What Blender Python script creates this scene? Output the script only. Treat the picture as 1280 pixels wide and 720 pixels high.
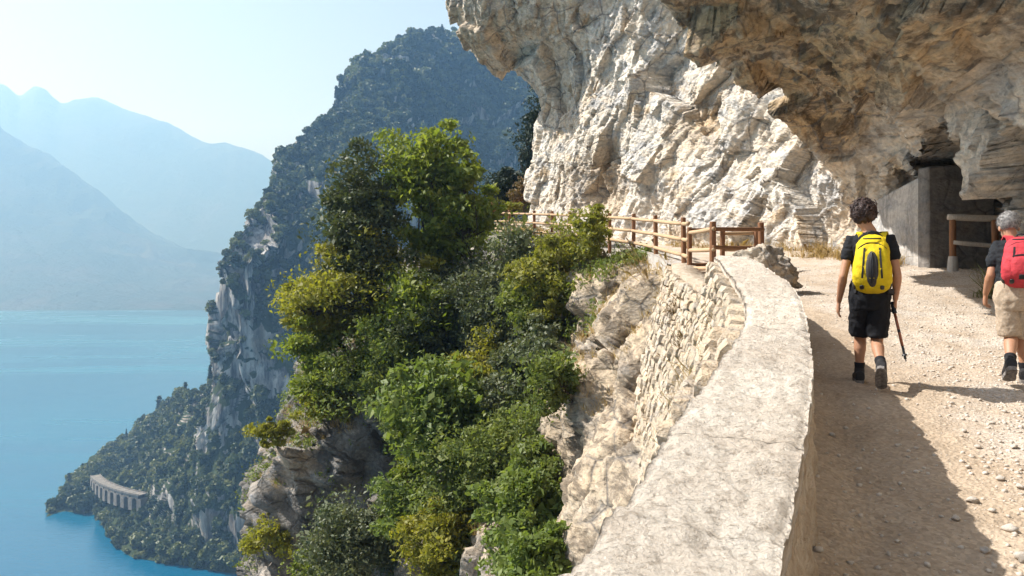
import bpy, bmesh, math, random
import numpy as np
from mathutils import Vector, Matrix, Euler
from mathutils.bvhtree import BVHTree

for o in list(bpy.data.objects):
    bpy.data.objects.remove(o)
scene = bpy.context.scene
COL = scene.collection
R = math.radians
random.seed(7)
rng = np.random.default_rng(7)

# ------------------------------------------------------------------ camera, sky, sun, exposure
F_PX = 1000.0            # focal length in pixels of a 1280 wide picture
HOR = 330.0              # picture row of the eye level
cam_d = bpy.data.cameras.new('camera')
cam_d.sensor_width = 36.0
cam_d.lens = 36.0 * F_PX / 1280.0
cam_d.shift_y = -(360.0 - HOR) / 1280.0
cam_d.clip_start = 0.05
cam_d.clip_end = 40000
cam = bpy.data.objects.new('camera', cam_d)
COL.objects.link(cam)
cam.rotation_euler = (R(90), 0, 0)
scene.camera = cam

SUN_EL = R(47)
SUN_AZ = math.atan2(-0.97, 0.24)      # clockwise from +Y
sun_dir = Vector((math.sin(SUN_AZ) * math.cos(SUN_EL), math.cos(SUN_AZ) * math.cos(SUN_EL), math.sin(SUN_EL)))
world = bpy.data.worlds.new('World')
scene.world = world
world.use_nodes = True
wn = world.node_tree.nodes
sky = wn.new('ShaderNodeTexSky')
sky.sky_type = 'NISHITA'
sky.sun_disc = False
sky.sun_elevation = SUN_EL
sky.sun_rotation = SUN_AZ % (2 * math.pi)
sky.altitude = 200
sky.air_density = 1.0
sky.dust_density = 4.0
sky.ozone_density = 4.0
bg = wn['Background']
bg.inputs['Strength'].default_value = 0.05
hs = wn.new('ShaderNodeHueSaturation')          # a paler, hazier summer sky
hs.inputs['Saturation'].default_value = 0.62
world.node_tree.links.new(sky.outputs[0], hs.inputs['Color'])
world.node_tree.links.new(hs.outputs[0], bg.inputs['Color'])

sun_d = bpy.data.lights.new('sun', 'SUN')
sun_d.energy = 5.0
sun_d.angle = R(0.53)
sun_d.color = (0.67, 0.785, 1.0)        # above the haze; the air below warms it
sun = bpy.data.objects.new('sun', sun_d)
COL.objects.link(sun)
sun.rotation_euler = (-sun_dir).to_track_quat('-Z', 'Y').to_euler()

vs = scene.view_settings
vs.view_transform = 'Standard'
vs.look = 'None'
vs.exposure = 1.5
vs.gamma = 1.0
vs.use_curve_mapping = False
scene.cycles.max_bounces = 7
scene.cycles.diffuse_bounces = 4
scene.cycles.volume_bounces = 0
scene.cycles.use_denoising = True
scene.cycles.sample_clamp_indirect = 6

# ------------------------------------------------------------------ numeric helpers
def P(px, py, d):
    return np.array([(px - 640) / F_PX * d, d, (HOR - py) / F_PX * d])

def hash3(ix, iy, iz, seed):
    h = (ix.astype(np.uint32) * np.uint32(374761393) + iy.astype(np.uint32) * np.uint32(668265263)
         + iz.astype(np.uint32) * np.uint32(2147483647 - 1274126177) + np.uint32((seed * 144665) & 0xffffffff))
    h = (h ^ (h >> np.uint32(13))) * np.uint32(1274126177)
    h = (h ^ (h >> np.uint32(16))) * np.uint32(2246822519)
    return h ^ (h >> np.uint32(15))

def perlin(p, seed=0):
    i = np.floor(p).astype(np.int64)
    f = p - i
    u = f * f * f * (f * (f * 6 - 15) + 10)
    out = 0
    for dx in (0, 1):
        wx = u[:, 0] if dx else 1 - u[:, 0]
        for dy in (0, 1):
            wy = u[:, 1] if dy else 1 - u[:, 1]
            for dz in (0, 1):
                wz = u[:, 2] if dz else 1 - u[:, 2]
                h = hash3(i[:, 0] + dx, i[:, 1] + dy, i[:, 2] + dz, seed)
                gx = (h & np.uint32(1023)).astype(np.float64) / 511.5 - 1
                gy = ((h >> np.uint32(10)) & np.uint32(1023)).astype(np.float64) / 511.5 - 1
                gz = ((h >> np.uint32(20)) & np.uint32(1023)).astype(np.float64) / 511.5 - 1
                out = out + wx * wy * wz * (gx * (f[:, 0] - dx) + gy * (f[:, 1] - dy) + gz * (f[:, 2] - dz))
    return out * 1.3

def fbm(p, octaves=4, seed=0, gain=0.5, lac=2.03):
    a, s, out = 1.0, 1.0, 0
    for k in range(octaves):
        out = out + a * perlin(p * s + 17.3 * k, seed + k)
        a *= gain
        s *= lac
    return out

def ridged(p, octaves=4, seed=0):
    a, s, out = 1.0, 1.0, 0
    for k in range(octaves):
        out = out + a * (1 - 2 * np.abs(perlin(p * s + 9.1 * k, seed + k)))
        a *= 0.5
        s *= 2.07
    return out

def facet(p, seed=0):
    """broken-rock relief: every cell of a jittered lattice is a tilted flat facet"""
    i = np.floor(p).astype(np.int64)
    f = p - i
    best = np.full(len(p), 1e9)
    val = np.zeros(len(p))
    for dx in (-1, 0, 1):
        for dy in (-1, 0, 1):
            for dz in (-1, 0, 1):
                h = hash3(i[:, 0] + dx, i[:, 1] + dy, i[:, 2] + dz, seed)
                a = dx + (h & np.uint32(1023)) / 1023.0 - f[:, 0]
                b = dy + ((h >> np.uint32(10)) & np.uint32(1023)) / 1023.0 - f[:, 1]
                c = dz + ((h >> np.uint32(20)) & np.uint32(1023)) / 1023.0 - f[:, 2]
                d2 = a * a + b * b + c * c
                g = hash3(i[:, 0] + dx, i[:, 1] + dy, i[:, 2] + dz, seed + 77)
                gx = (g & np.uint32(1023)) / 511.5 - 1
                gy = ((g >> np.uint32(10)) & np.uint32(1023)) / 511.5 - 1
                gz = ((g >> np.uint32(20)) & np.uint32(1023)) / 511.5 - 1
                off = ((g >> np.uint32(7)) & np.uint32(255)) / 255.0 - 0.5
                m = d2 < best
                best = np.where(m, d2, best)
                val = np.where(m, -(a * gx + b * gy + c * gz) * 0.9 + off * 0.7, val)
    return val

def sstep(a, b, x):
    t = np.clip((x - a) / (b - a), 0, 1)
    return t * t * (3 - 2 * t)

def interp_rows(xs, rows, x):
    """piecewise smooth interpolation of rows (K,...) given at xs"""
    xs = np.asarray(xs, float)
    rows = np.asarray(rows, float)
    x = np.clip(np.asarray(x, float), xs[0], xs[-1])
    k = np.clip(np.searchsorted(xs, x, side='right') - 1, 0, len(xs) - 2)
    t = (x - xs[k]) / (xs[k + 1] - xs[k])
    sl = np.gradient(rows, xs, axis=0) if len(xs) > 2 else np.zeros_like(rows)
    h = xs[k + 1] - xs[k]
    sh = (len(x),) + (1,) * (rows.ndim - 1)
    t = t.reshape(sh); h = h.reshape(sh)
    h00 = 2 * t**3 - 3 * t**2 + 1; h10 = t**3 - 2 * t**2 + t
    h01 = -2 * t**3 + 3 * t**2; h11 = t**3 - t**2
    return h00 * rows[k] + h10 * h * sl[k] + h01 * rows[k + 1] + h11 * h * sl[k + 1]

def grid_faces(nu, nv, flip=False):
    a = (np.arange(nu - 1)[:, None] * nv + np.arange(nv - 1)[None, :]).ravel()
    f = np.stack([a, a + 1, a + nv + 1, a + nv], 1)
    return f[:, ::-1] if flip else f

def grid_normals(G):
    du = np.gradient(G, axis=0)
    dv = np.gradient(G, axis=1)
    n = np.cross(du, dv)
    return n / (np.linalg.norm(n, axis=2, keepdims=True) + 1e-9)

def make_mesh(name, V, F, smooth=False):
    me = bpy.data.meshes.new(name)
    V = np.ascontiguousarray(V, dtype=np.float32).reshape(-1, 3)
    if isinstance(F, np.ndarray):
        F = np.ascontiguousarray(F, dtype=np.int32)
        me.vertices.add(len(V))
        me.vertices.foreach_set('co', V.ravel())
        me.loops.add(F.size)
        me.loops.foreach_set('vertex_index', F.ravel())
        me.polygons.add(len(F))
        me.polygons.foreach_set('loop_start', np.arange(0, F.size, F.shape[1], dtype=np.int32))
        me.update(calc_edges=True)
    else:
        me.from_pydata(V.tolist(), [], F)
        me.update()
    if smooth:
        me.polygons.foreach_set('use_smooth', np.ones(len(me.polygons), dtype=bool))
    return me

def set_attr(me, name, values):
    a = me.attributes.new(name, 'FLOAT', 'POINT')
    a.data.foreach_set('value', np.ascontiguousarray(values, dtype=np.float32))

def obj(name, me, mat=None, parent=None, label=None, cat=None, group=None, kind=None, loc=None):
    o = bpy.data.objects.new(name, me)
    COL.objects.link(o)
    if mat is not None and me is not None and not me.materials:
        me.materials.append(mat)
    if parent is not None:
        o.parent = parent
    if label: o['label'] = label
    if cat: o['category'] = cat
    if group: o['group'] = group
    if kind: o['kind'] = kind
    if loc is not None: o.location = loc
    return o

def thing(name, label, cat, loc=(0, 0, 0), rz=0.0, group=None):
    o = obj(name, None, label=label, cat=cat, group=group, loc=loc)
    o.rotation_euler = (0, 0, rz)
    return o

class MB:
    """collects verts and faces, any polygon size"""
    def __init__(self):
        self.v, self.f, self.n = [], [], 0
    def add(self, V, F):
        V = np.asarray(V, float).reshape(-1, 3)
        self.v.append(V)
        self.f += [[int(i) + self.n for i in q] for q in F]
        self.n += len(V)
        return self
    def mesh(self, name, smooth=False):
        return make_mesh(name, np.concatenate(self.v), self.f, smooth)

def frame_of(d):
    d = np.asarray(d, float); d = d / (np.linalg.norm(d) + 1e-12)
    up = np.array([0, 0, 1.0]) if abs(d[2]) < 0.92 else np.array([1.0, 0, 0])
    x = np.cross(up, d); x /= np.linalg.norm(x)
    return x, np.cross(d, x), d

def tube(pts, radii, seg=10, cap=True, jitter=0.0, squash=1.0):
    pts = np.asarray(pts, float); n = len(pts)
    radii = np.broadcast_to(np.asarray(radii, float), (n,))
    V, F = [], []
    tang = np.gradient(pts, axis=0)
    x, y, _ = frame_of(tang[0])
    for k in range(n):
        t = tang[k] / (np.linalg.norm(tang[k]) + 1e-12)
        x = x - t * np.dot(x, t); x /= np.linalg.norm(x); y = np.cross(t, x)
        for s in range(seg):
            a = 2 * math.pi * s / seg
            r = radii[k] * (1 + jitter * random.uniform(-1, 1))
            V.append(pts[k] + r * (math.cos(a) * x + squash * math.sin(a) * y))
    for k in range(n - 1):
        for s in range(seg):
            a, b = k * seg + s, k * seg + (s + 1) % seg
            F.append([a, b, b + seg, a + seg])
    if cap:
        F.append(list(range(seg))[::-1])
        F.append([(n - 1) * seg + s for s in range(seg)])
    return np.array(V), F

def rounded_tube(pts, radii, seg=14, squash=1.0):
    """tube with hemispherical ends (closed, for remeshing)"""
    pts = [np.asarray(p, float) for p in pts]; radii = list(radii)
    d0 = pts[0] - pts[1]; d0 /= np.linalg.norm(d0)
    d1 = pts[-1] - pts[-2]; d1 /= np.linalg.norm(d1)
    a, ra, b, rb = [], [], [], []
    for t in (0.97, 0.75, 0.4):
        a.append(pts[0] + d0 * radii[0] * t); ra.append(radii[0] * math.sqrt(1 - t * t))
    for t in (0.4, 0.75, 0.97):
        b.append(pts[-1] + d1 * radii[-1] * t); rb.append(radii[-1] * math.sqrt(1 - t * t))
    return tube(a + pts + b, ra + radii + rb, seg, True, 0, squash)

def box(cx, cy, cz, sx, sy, sz, rz=0.0):
    V = np.array([[x, y, z] for x in (-.5, .5) for y in (-.5, .5) for z in (-.5, .5)]) * [sx, sy, sz]
    c, s = math.cos(rz), math.sin(rz)
    V = np.stack([V[:, 0] * c - V[:, 1] * s + cx, V[:, 0] * s + V[:, 1] * c + cy, V[:, 2] + cz], 1)
    F = [[0, 1, 3, 2], [4, 6, 7, 5], [0, 4, 5, 1], [2, 3, 7, 6], [0, 2, 6, 4], [1, 5, 7, 3]]
    return V, F

def ico(sub=1):
    bm = bmesh.new()
    bmesh.ops.create_icosphere(bm, subdivisions=sub, radius=1.0)
    V = np.array([v.co[:] for v in bm.verts]); F = np.array([[v.index for v in f.verts] for f in bm.faces])
    bm.free()
    return V, F

def ellipsoid(c, r, sub=3, M=None):
    V, F = ico(sub)
    V = V * np.asarray(r, float)
    if M is not None: V = V @ np.asarray(M).T
    return V + np.asarray(c, float), F.tolist()

def rough_box_mesh(name, seed, div=2, rnd=0.5, amp=0.12):
    """unit block with worn corners: a quarried stone"""
    bm = bmesh.new()
    bmesh.ops.create_cube(bm, size=1.0)
    bmesh.ops.subdivide_edges(bm, edges=bm.edges[:], cuts=div - 1, use_grid_fill=True)
    V = np.array([v.co[:] for v in bm.verts]); F = [[v.index for v in f.verts] for f in bm.faces]
    bm.free()
    l = np.linalg.norm(V, axis=1, keepdims=True)
    V = V * (1 - rnd) + V / (l + 1e-9) * 0.62 * rnd
    V = V + amp * np.stack([perlin(V * 2.1 + 5 * k + seed * 3.7, seed + k) for k in range(3)], 1)
    return make_mesh(name, V, F)

# ------------------------------------------------------------------ materials
class NT:
    def __init__(self, name):
        self.m = bpy.data.materials.new(name)
        self.m.use_nodes = True
        self.t = self.m.node_tree
        self.b = self.t.nodes['Principled BSDF']
        self.out = self.t.nodes['Material Output']
        self.tc = self.t.nodes.new('ShaderNodeTexCoord').outputs['Object']
    def link(self, a, b): self.t.links.new(a, b)
    def setin(self, sock, v):
        if isinstance(v, bpy.types.NodeSocket): self.link(v, sock)
        elif isinstance(v, (tuple, list)) and len(v) == 3 and sock.type == 'RGBA': sock.default_value = (*v, 1)
        else: sock.default_value = v
    def mapping(self, scale=(1, 1, 1), rot=(0, 0, 0), src=None):
        n = self.t.nodes.new('ShaderNodeMapping')
        n.inputs['Scale'].default_value = scale; n.inputs['Rotation'].default_value = rot
        self.link(src or self.tc, n.inputs['Vector'])
        return n.outputs[0]
    def noise(self, scale, detail=4, rough=0.55, src=None, dist=0.0):
        n = self.t.nodes.new('ShaderNodeTexNoise')
        n.inputs['Scale'].default_value = scale; n.inputs['Detail'].default_value = detail
        n.inputs['Roughness'].default_value = rough; n.inputs['Distortion'].default_value = dist
        self.link(src or self.tc, n.inputs['Vector'])
        return n.outputs['Fac']
    def noise_col(self, scale, detail=3):
        n = self.t.nodes.new('ShaderNodeTexNoise')
        n.inputs['Scale'].default_value = scale; n.inputs['Detail'].default_value = detail
        self.link(self.tc, n.inputs['Vector'])
        return n.outputs['Color']
    def voronoi(self, scale, feature='F1', src=None, rand=1.0, out='Distance'):
        n = self.t.nodes.new('ShaderNodeTexVoronoi')
        n.feature = feature
        n.inputs['Scale'].default_value = scale; n.inputs['Randomness'].default_value = rand
        self.link(src or self.tc, n.inputs['Vector'])
        return n.outputs[out]
    def ramp(self, fac, stops, interp='LINEAR'):
        n = self.t.nodes.new('ShaderNodeValToRGB')
        n.color_ramp.interpolation = interp
        e = n.color_ramp.elements
        while len(e) < len(stops): e.new(0.5)
        for k, (p, c) in enumerate(stops):
            e[k].position = p
            e[k].color = (c, c, c, 1) if isinstance(c, (int, float)) else (*c, 1)
        self.link(fac, n.inputs[0])
        return n.outputs[0]
    def mix(self, fac, a, b, mode='MIX'):
        n = self.t.nodes.new('ShaderNodeMix')
        n.data_type = 'RGBA'; n.blend_type = mode
        self.setin(n.inputs[0], fac); self.setin(n.inputs[6], a); self.setin(n.inputs[7], b)
        return n.outputs[2]
    def math(self, op, a, b=0.0, clamp=False):
        n = self.t.nodes.new('ShaderNodeMath')
        n.operation = op; n.use_clamp = clamp
        self.setin(n.inputs[0], a); self.setin(n.inputs[1], b)
        return n.outputs[0]
    def attr(self, name):
        n = self.t.nodes.new('ShaderNodeAttribute')
        n.attribute_name = name
        return n.outputs['Fac']
    def bump(self, height, strength, dist, prev=None):
        n = self.t.nodes.new('ShaderNodeBump')
        n.inputs['Strength'].default_value = strength; n.inputs['Distance'].default_value = dist
        self.link(height, n.inputs['Height'])
        if prev is not None: self.link(prev, n.inputs['Normal'])
        return n.outputs[0]
    def finish(self, color, rough=0.9, normal=None, spec=0.25, **kw):
        self.setin(self.b.inputs['Base Color'], color)
        self.setin(self.b.inputs['Roughness'], rough)
        self.b.inputs['Specular IOR Level'].default_value = spec
        if normal is not None: self.link(normal, self.b.inputs['Normal'])
        for k, v in kw.items(): self.setin(self.b.inputs[k.replace('_', ' ')], v)
        return self.m

def mat_rock(name, cream, tan, grey, ochre, dark, streak=0.5, bump=1.0, sc=1.0):
    n = NT(name)
    big = n.noise(0.35 * sc, 6, 0.62, dist=0.4)
    dip = n.mapping((0.9 * sc, 0.55 * sc, 1.5 * sc), (0.5, 0.55, 0.2))
    mid = n.noise(1.1, 7, 0.66, dip, 0.6)
    fine = n.noise(7.0 * sc, 6, 0.7)
    c = n.mix(n.ramp(big, [(0.38, 0), (0.62, 1)]), cream, tan)
    c = n.mix(n.ramp(mid, [(0.48, 0), (0.60, 0.9)]), c, grey)
    st = n.noise(1.0, 6, 0.7, n.mapping((1.6 * sc, 1.6 * sc, 0.22 * sc)), 0.3)
    c = n.mix(n.math('MULTIPLY', n.ramp(st, [(0.54, 0), (0.70, 1)]), streak), c, dark)
    oc = n.math('MULTIPLY', n.attr('ochre'), n.ramp(n.noise(0.8 * sc, 6, 0.7, dip), [(0.30, 0.35), (0.55, 1.0)]))
    oc2 = n.ramp(n.noise(0.5 * sc, 5, 0.7, n.mapping((1, 1, 1.7), (0.2, 0.1, 0))), [(0.56, 0), (0.70, 0.75)])
    c = n.mix(n.math('MAXIMUM', oc, oc2), c, ochre)
    stain = n.ramp(n.noise(1.35 * sc, 7, 0.72, n.mapping((1.0, 0.55, 1.6), (0.1, 0.2, 0.55)), 0.7), [(0.47, 0), (0.57, 0.9)])
    c = n.mix(n.math('MULTIPLY', n.attr('ochre'), stain), c, (0.10, 0.078, 0.058))
    vein = n.ramp(n.noise(1.0 * sc, 6, 0.7, n.mapping((1.6, 0.5, 2.0), (0.1, 0.2, 0.6)), 0.9), [(0.60, 0), (0.68, 0.7)])
    c = n.mix(n.math('MULTIPLY', n.attr('ochre'), vein), c, (0.66, 0.57, 0.44))
    c = n.mix(n.math('MULTIPLY', n.attr('dark_tint'), n.ramp(n.noise(0.9 * sc, 6, 0.7), [(0.30, 0.25), (0.55, 0.95)])), c, (0.135, 0.128, 0.115))
    pits = n.ramp(n.voronoi(5.0 * sc, src=n.mapping((1, 1, 1.4), (0.4, 0.2, 0))), [(0.0, 0.6), (0.25, 1.0)])
    c = n.mix(1.0, c, n.ramp(fine, [(0.28, 0.62), (0.70, 1.2)]), 'MULTIPLY')
    c = n.mix(0.5, c, pits, 'MULTIPLY')
    wv = n.mix(0.16, n.mapping((1.1 * sc, 0.5 * sc, 1.1 * sc), (0.55, 0.35, 0.3)), n.noise_col(1.4 * sc, 3), 'ADD')
    ck = n.voronoi(1.0, 'DISTANCE_TO_EDGE', wv)
    c = n.mix(n.math('MULTIPLY', n.ramp(ck, [(0.0, 1), (0.035, 0)]), n.ramp(n.noise(0.7 * sc, 3), [(0.42, 0), (0.58, 0.75)])), c, dark)
    b0 = n.bump(n.ramp(ck, [(0.0, 0), (0.06, 1)]), 0.6 * bump, 0.08 / sc)
    b1 = n.bump(n.noise(4.0 * sc, 8, 0.68, dip), 0.8 * bump, 0.14 / sc, b0)
    b2 = n.bump(n.voronoi(9.0 * sc, src=dip), 0.45 * bump, 0.05 / sc, b1)
    b3 = n.bump(n.noise(40.0 * sc, 4, 0.6), 0.45 * bump, 0.02 / sc, b2)
    return n.finish(c, 0.95, b3, 0.15)

def mat_simple(name, col, rough=0.8, var=0.15, scale=20.0, bump=0.2, bdist=0.01, spec=0.3, col2=None):
    n = NT(name)
    f = n.noise(scale, 5, 0.6)
    c2 = col2 or tuple(v * (1 - 2.2 * var) for v in col)
    c = n.mix(n.ramp(f, [(0.35, 0), (0.65, 1)]), col, c2)
    return n.finish(c, rough, n.bump(n.noise(scale * 2.5, 4, 0.6), bump, bdist), spec)

def mat_leaf(name, col, col2, trans=0.35):
    n = NT(name)
    g = n.t.nodes.new('ShaderNodeObjectInfo')
    geo = n.t.nodes.new('ShaderNodeNewGeometry')
    f = geo.outputs['Random Per Island']
    patch = n.noise(0.8, 3, 0.6)
    c = n.mix(n.math('ADD', n.math('MULTIPLY', f, 0.6), n.ramp(patch, [(0.35, 0), (0.65, 0.5)]), True), col, col2)
    n.setin(n.b.inputs['Base Color'], c)
    n.b.inputs['Roughness'].default_value = 0.55
    n.b.inputs['Specular IOR Level'].default_value = 0.3
    tr = n.t.nodes.new('ShaderNodeBsdfTranslucent')
    n.link(n.mix(1.0, c, (1.15, 1.2, 0.55), 'MULTIPLY'), tr.inputs['Color'])
    ms = n.t.nodes.new('ShaderNodeMixShader')
    ms.inputs[0].default_value = trans
    n.link(n.b.outputs[0], ms.inputs[1]); n.link(tr.outputs[0], ms.inputs[2])
    n.link(ms.outputs[0], n.out.inputs['Surface'])
    return n.m

M = {}
M['rock'] = mat_rock('limestone', (0.76, 0.69, 0.585), (0.66, 0.54, 0.405), (0.47, 0.45, 0.42), (0.54, 0.36, 0.175), (0.17, 0.16, 0.15), 0.6)
M['bluff'] = mat_rock('bluff_rock', (0.46, 0.41, 0.35), (0.42, 0.33, 0.24), (0.27, 0.265, 0.26), (0.52, 0.40, 0.265), (0.12, 0.115, 0.11), 0.6, 1.0)
M['boulder'] = mat_rock('boulder_rock', (0.60, 0.52, 0.42), (0.50, 0.39, 0.27), (0.40, 0.37, 0.33), (0.36, 0.23, 0.12), (0.2, 0.18, 0.16), 0.3, 1.0, 2.0)
# ------------------------------------------------------------------ the lay of the land
SLOPE = 0.078
def zpath(x, y):
    x = np.asarray(x, float); y = np.asarray(y, float)
    return -1.65 + SLOPE * y + 0.2 * sstep(6.0, 9.0, x) * sstep(11.0, 16.0, y)

OUT_Y = [-8, -3, -.5, .7, 1.71, 2.17, 2.78, 3.67, 5.4, 7.1, 9, 11.5, 14, 16, 18, 20, 25, 28.5, 31, 33.5, 36, 37.5, 40, 43, 50, 60]
OUT_X = [-3.2, -1.75, -.78, -.25, .17, .38, .60, .97, 1.63, 2.08, 2.48, 2.98, 3.3, 3.5, 3.65, 4.0, 4.3, 4.0, 3.5, 2.55, 1.5, .75, -.4, -1.9, -3.5, -3.6]
IN_Y = [-8, -3, -.5, .7, 1.71, 2.68, 3.5, 4.5, 5.4, 6.8, 7.8, 9.3, 11.6, 12.5]
IN_X = [-2.75, -1.38, -.42, .09, .52, .925, 1.265, 1.635, 1.945, 2.4, 2.68, 2.99, 3.40, 3.5]
def outer(y): return interp_rows(OUT_Y, OUT_X, np.atleast_1d(y))
def inner(y): return interp_rows(IN_Y, IN_X, np.atleast_1d(y))

LAKE_Z = -150.0

# ---- lake
def mat_lake():
    n = NT('lake_water')
    streak = n.noise(1.0, 5, 0.6, n.mapping((0.0012, 0.0045, 1), (0, 0, 0.35)), 1.2)
    c = n.mix(n.ramp(streak, [(0.45, 0), (0.62, 1)]), (0.001, 0.085, 0.165), (0.006, 0.120, 0.195))
    rip = n.noise(0.22, 5, 0.65, n.mapping((1, 1.6, 1)))
    rip2 = n.noise(0.03, 3, 0.6)
    nb = n.bump(rip2, 0.15, 2.0, n.bump(rip, 0.35, 0.5))
    return n.finish(c, n.ramp(streak, [(0.4, 0.16), (0.65, 0.34)]), nb, 0.38)
V, F = np.array([[-9000, -1000, LAKE_Z], [2900, -1000, LAKE_Z], [2900, 6900, LAKE_Z], [-9000, 6900, LAKE_Z]]), [[0, 1, 2, 3]]
obj('lake', make_mesh('lake', V, F), mat_lake(), kind='structure')

# ---- terrain described by its profile along each line of sight, then given its own relief
def profile_terrain(cols, pxs, nrow, back=((60, -14), (240, -130))):
    keys = [c[0] for c in cols]
    rows = []
    for px, pr in cols:
        pts = []
        for y, d in pr:
            pts.append(((px - 640) / F_PX * d, d, (HOR - y) / F_PX * d))
        X, Y, Z = pts[-1]
        k = X / Y
        for dd, dz in back:
            pts.append((k * (Y + dd), Y + dd, Z + dz))
        rows.append(pts)
    C = interp_rows(keys, rows, pxs)                       # (npx, npt, 3)
    npt = C.shape[1]
    seg = np.linalg.norm(np.diff(C, axis=1), axis=2).mean(0)
    s = np.concatenate([[0], np.cumsum(seg)])
    t = np.interp(np.linspace(0, s[-1], nrow), s, np.arange(npt))
    G = interp_rows(np.arange(npt), np.swapaxes(C, 0, 1), t)  # (nrow, npx, 3)
    return np.swapaxes(G, 0, 1)

def mat_mountain(name, green, rock, sc):
    n = NT(name)
    f = n.noise(0.012 * sc, 8, 0.66)
    c = n.mix(n.ramp(f, [(0.48, 0), (0.60, 1)]), green, rock)
    return n.finish(c, 0.95, n.bump(n.noise(0.03 * sc, 6, 0.65), 0.8, 12 / sc), 0.1)

M['far'] = mat_mountain('far_mountain', (0.022, 0.036, 0.030), (0.045, 0.048, 0.045), 0.35)
def far_ridge(name, pts, d_foot, d_ridge, y_foot, amp, seed):
    cols = []
    for px, y in pts:
        cols.append((px, [(y_foot + 6, d_foot * .98), (y_foot, d_foot), (y_foot + (y - y_foot) * .28, d_foot + (d_ridge - d_foot) * .35),
                          (y_foot + (y - y_foot) * .62, d_foot + (d_ridge - d_foot) * .7), (y, d_ridge)]))
    G = profile_terrain(cols, np.linspace(pts[0][0], pts[-1][0], 260), 110, back=((d_ridge * .08, -d_ridge * .015), (d_ridge * .25, -d_ridge * .12)))
    sh = G.shape
    p = G.reshape(-1, 3)
    w = np.linspace(0, 1, sh[1])[None, :].repeat(sh[0], 0).ravel()
    p = p + np.stack([0 * w, 0 * w, amp * (ridged(p / (d_ridge * .11), 6, seed) - .7) * sstep(.1, .5, w)], 1)
    me = make_mesh(name, p, grid_faces(sh[0], sh[1]), True)
    return obj(name, me, M['far'], kind='structure')
far_ridge('mountain_near_shore', [(-260, 30), (-100, 108), (0, 168), (60, 205), (100, 232), (130, 255), (155, 276), (180, 294), (225, 313), (275, 326), (340, 345), (480, 380)],
          2586, 3700, 388, 42, 3)
far_ridge('mountain_beyond', [(-260, 75), (-100, 104), (0, 112), (12, 118), (22, 127), (45, 115), (78, 135), (110, 130), (150, 141), (185, 152), (215, 165), (250, 178), (300, 187), (345, 209), (420, 240), (600, 300)],
          3900, 5000, 372, 34, 8)

# ---- headland with the forested mountain
HEAD = [
 (58, [(645, 474), (643, 478), (641, 482), (640, 484), (639, 487), (639, 490), (638, 493)]),
 (78, [(640, 484), (634, 488), (630, 492), (628, 496), (626, 500), (625, 505), (624, 510)]),
 (100, [(642, 480), (634, 485), (626, 492), (620, 500), (614, 508), (610, 515), (608, 522)]),
 (120, [(645, 476), (638, 480), (632, 486), (626, 494), (606, 512), (594, 530), (584, 560)]),
 (135, [(672, 440), (657, 450), (644, 462), (634, 478), (604, 510), (588, 535), (572, 575)]),
 (160, [(694, 412), (672, 428), (650, 445), (634, 465), (604, 500), (578, 545), (555, 600)]),
 (185, [(700, 405), (675, 420), (650, 436), (628, 455), (597, 480), (567, 530), (532, 610)]),
 (210, [(704, 401), (680, 412), (655, 424), (625, 438), (580, 455), (542, 500), (512, 590)]),
 (235, [(708, 397), (685, 405), (650, 414), (610, 422), (560, 430), (512, 445), (488, 480)]),
 (255, [(712, 393), (690, 400), (640, 405), (580, 410), (510, 415), (458, 420), (438, 430)]),
 (270, [(715, 390), (690, 396), (640, 400), (570, 404), (490, 409), (412, 415), (392, 422)]),
 (290, [(720, 386), (695, 392), (640, 397), (560, 401), (450, 406), (342, 412), (314, 425)]),
 (310, [(724, 381), (700, 386), (640, 392), (560, 398), (450, 404), (332, 418), (288, 440)]),
 (350, [(735, 372), (700, 380), (640, 390), (540, 400), (420, 420), (300, 455), (202, 540)]),
 (420, [(760, 350), (700, 372), (620, 390), (500, 410), (380, 440), (250, 500), (122, 640)]),
 (480, [(780, 340), (700, 372), (600, 400), (460, 440), (340, 490), (200, 570), (77, 720)]),
 (540, [(800, 330), (700, 375), (580, 420), (430, 480), (300, 550), (170, 640), (46, 770)]),
 (600, [(820, 325), (700, 380), (560, 440), (410, 520), (290, 590), (175, 680), (57, 800)]),
 (640, [(820, 325), (700, 380), (560, 440), (410, 525), (290, 600), (185, 690), (86, 800)]),
 (680, [(820, 325), (700, 380), (560, 440), (410, 530), (290, 610), (195, 690), (116, 780)]),
 (780, [(820, 325), (700, 380), (560, 440), (410, 530), (290, 610), (235, 670), (170, 750)]),
]
G = profile_terrain(HEAD, np.concatenate([np.linspace(58, 360, 230), np.linspace(362, 780, 160)]), 310)
sh = G.shape
for stage in range(2):
    Nn = grid_normals(G).reshape(-1, 3)
    p = G.reshape(-1, 3)
    hgt = sstep(-150, -118, p[:, 2])
    if stage == 0:
        D = 20 * (fbm(p / [85, 85, 140], 3, 21)) + 6 * ridged(p / [120, 120, 260], 2, 25) - 4 - 11 * sstep(-125, -95, p[:, 2]) * (1 - sstep(-130, -90, p[:, 0])) + 9.0 * facet(p / [42, 42, 80], 5) * sstep(-60, 0, p[:, 2] + 60)+ 4 * facet(p / [20, 20, 50], 4)
        D = D * (0.15 + 0.85 * hgt) * (0.35 + 0.65 * sstep(-240, -170, p[:, 0]))
    else:
        D = 2.4 * facet(p / [11, 11, 30], 6) + 1.0 * facet(p / [4.5, 4.5, 16], 9)
        D = D * (0.1 + 0.9 * hgt)
    G = (p + Nn * D[:, None]).reshape(sh)
head_G = G
Nn = grid_normals(G).reshape(-1, 3)
p = G.reshape(-1, 3)
me = make_mesh('headland', p, grid_faces(sh[0], sh[1], True), False)
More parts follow.
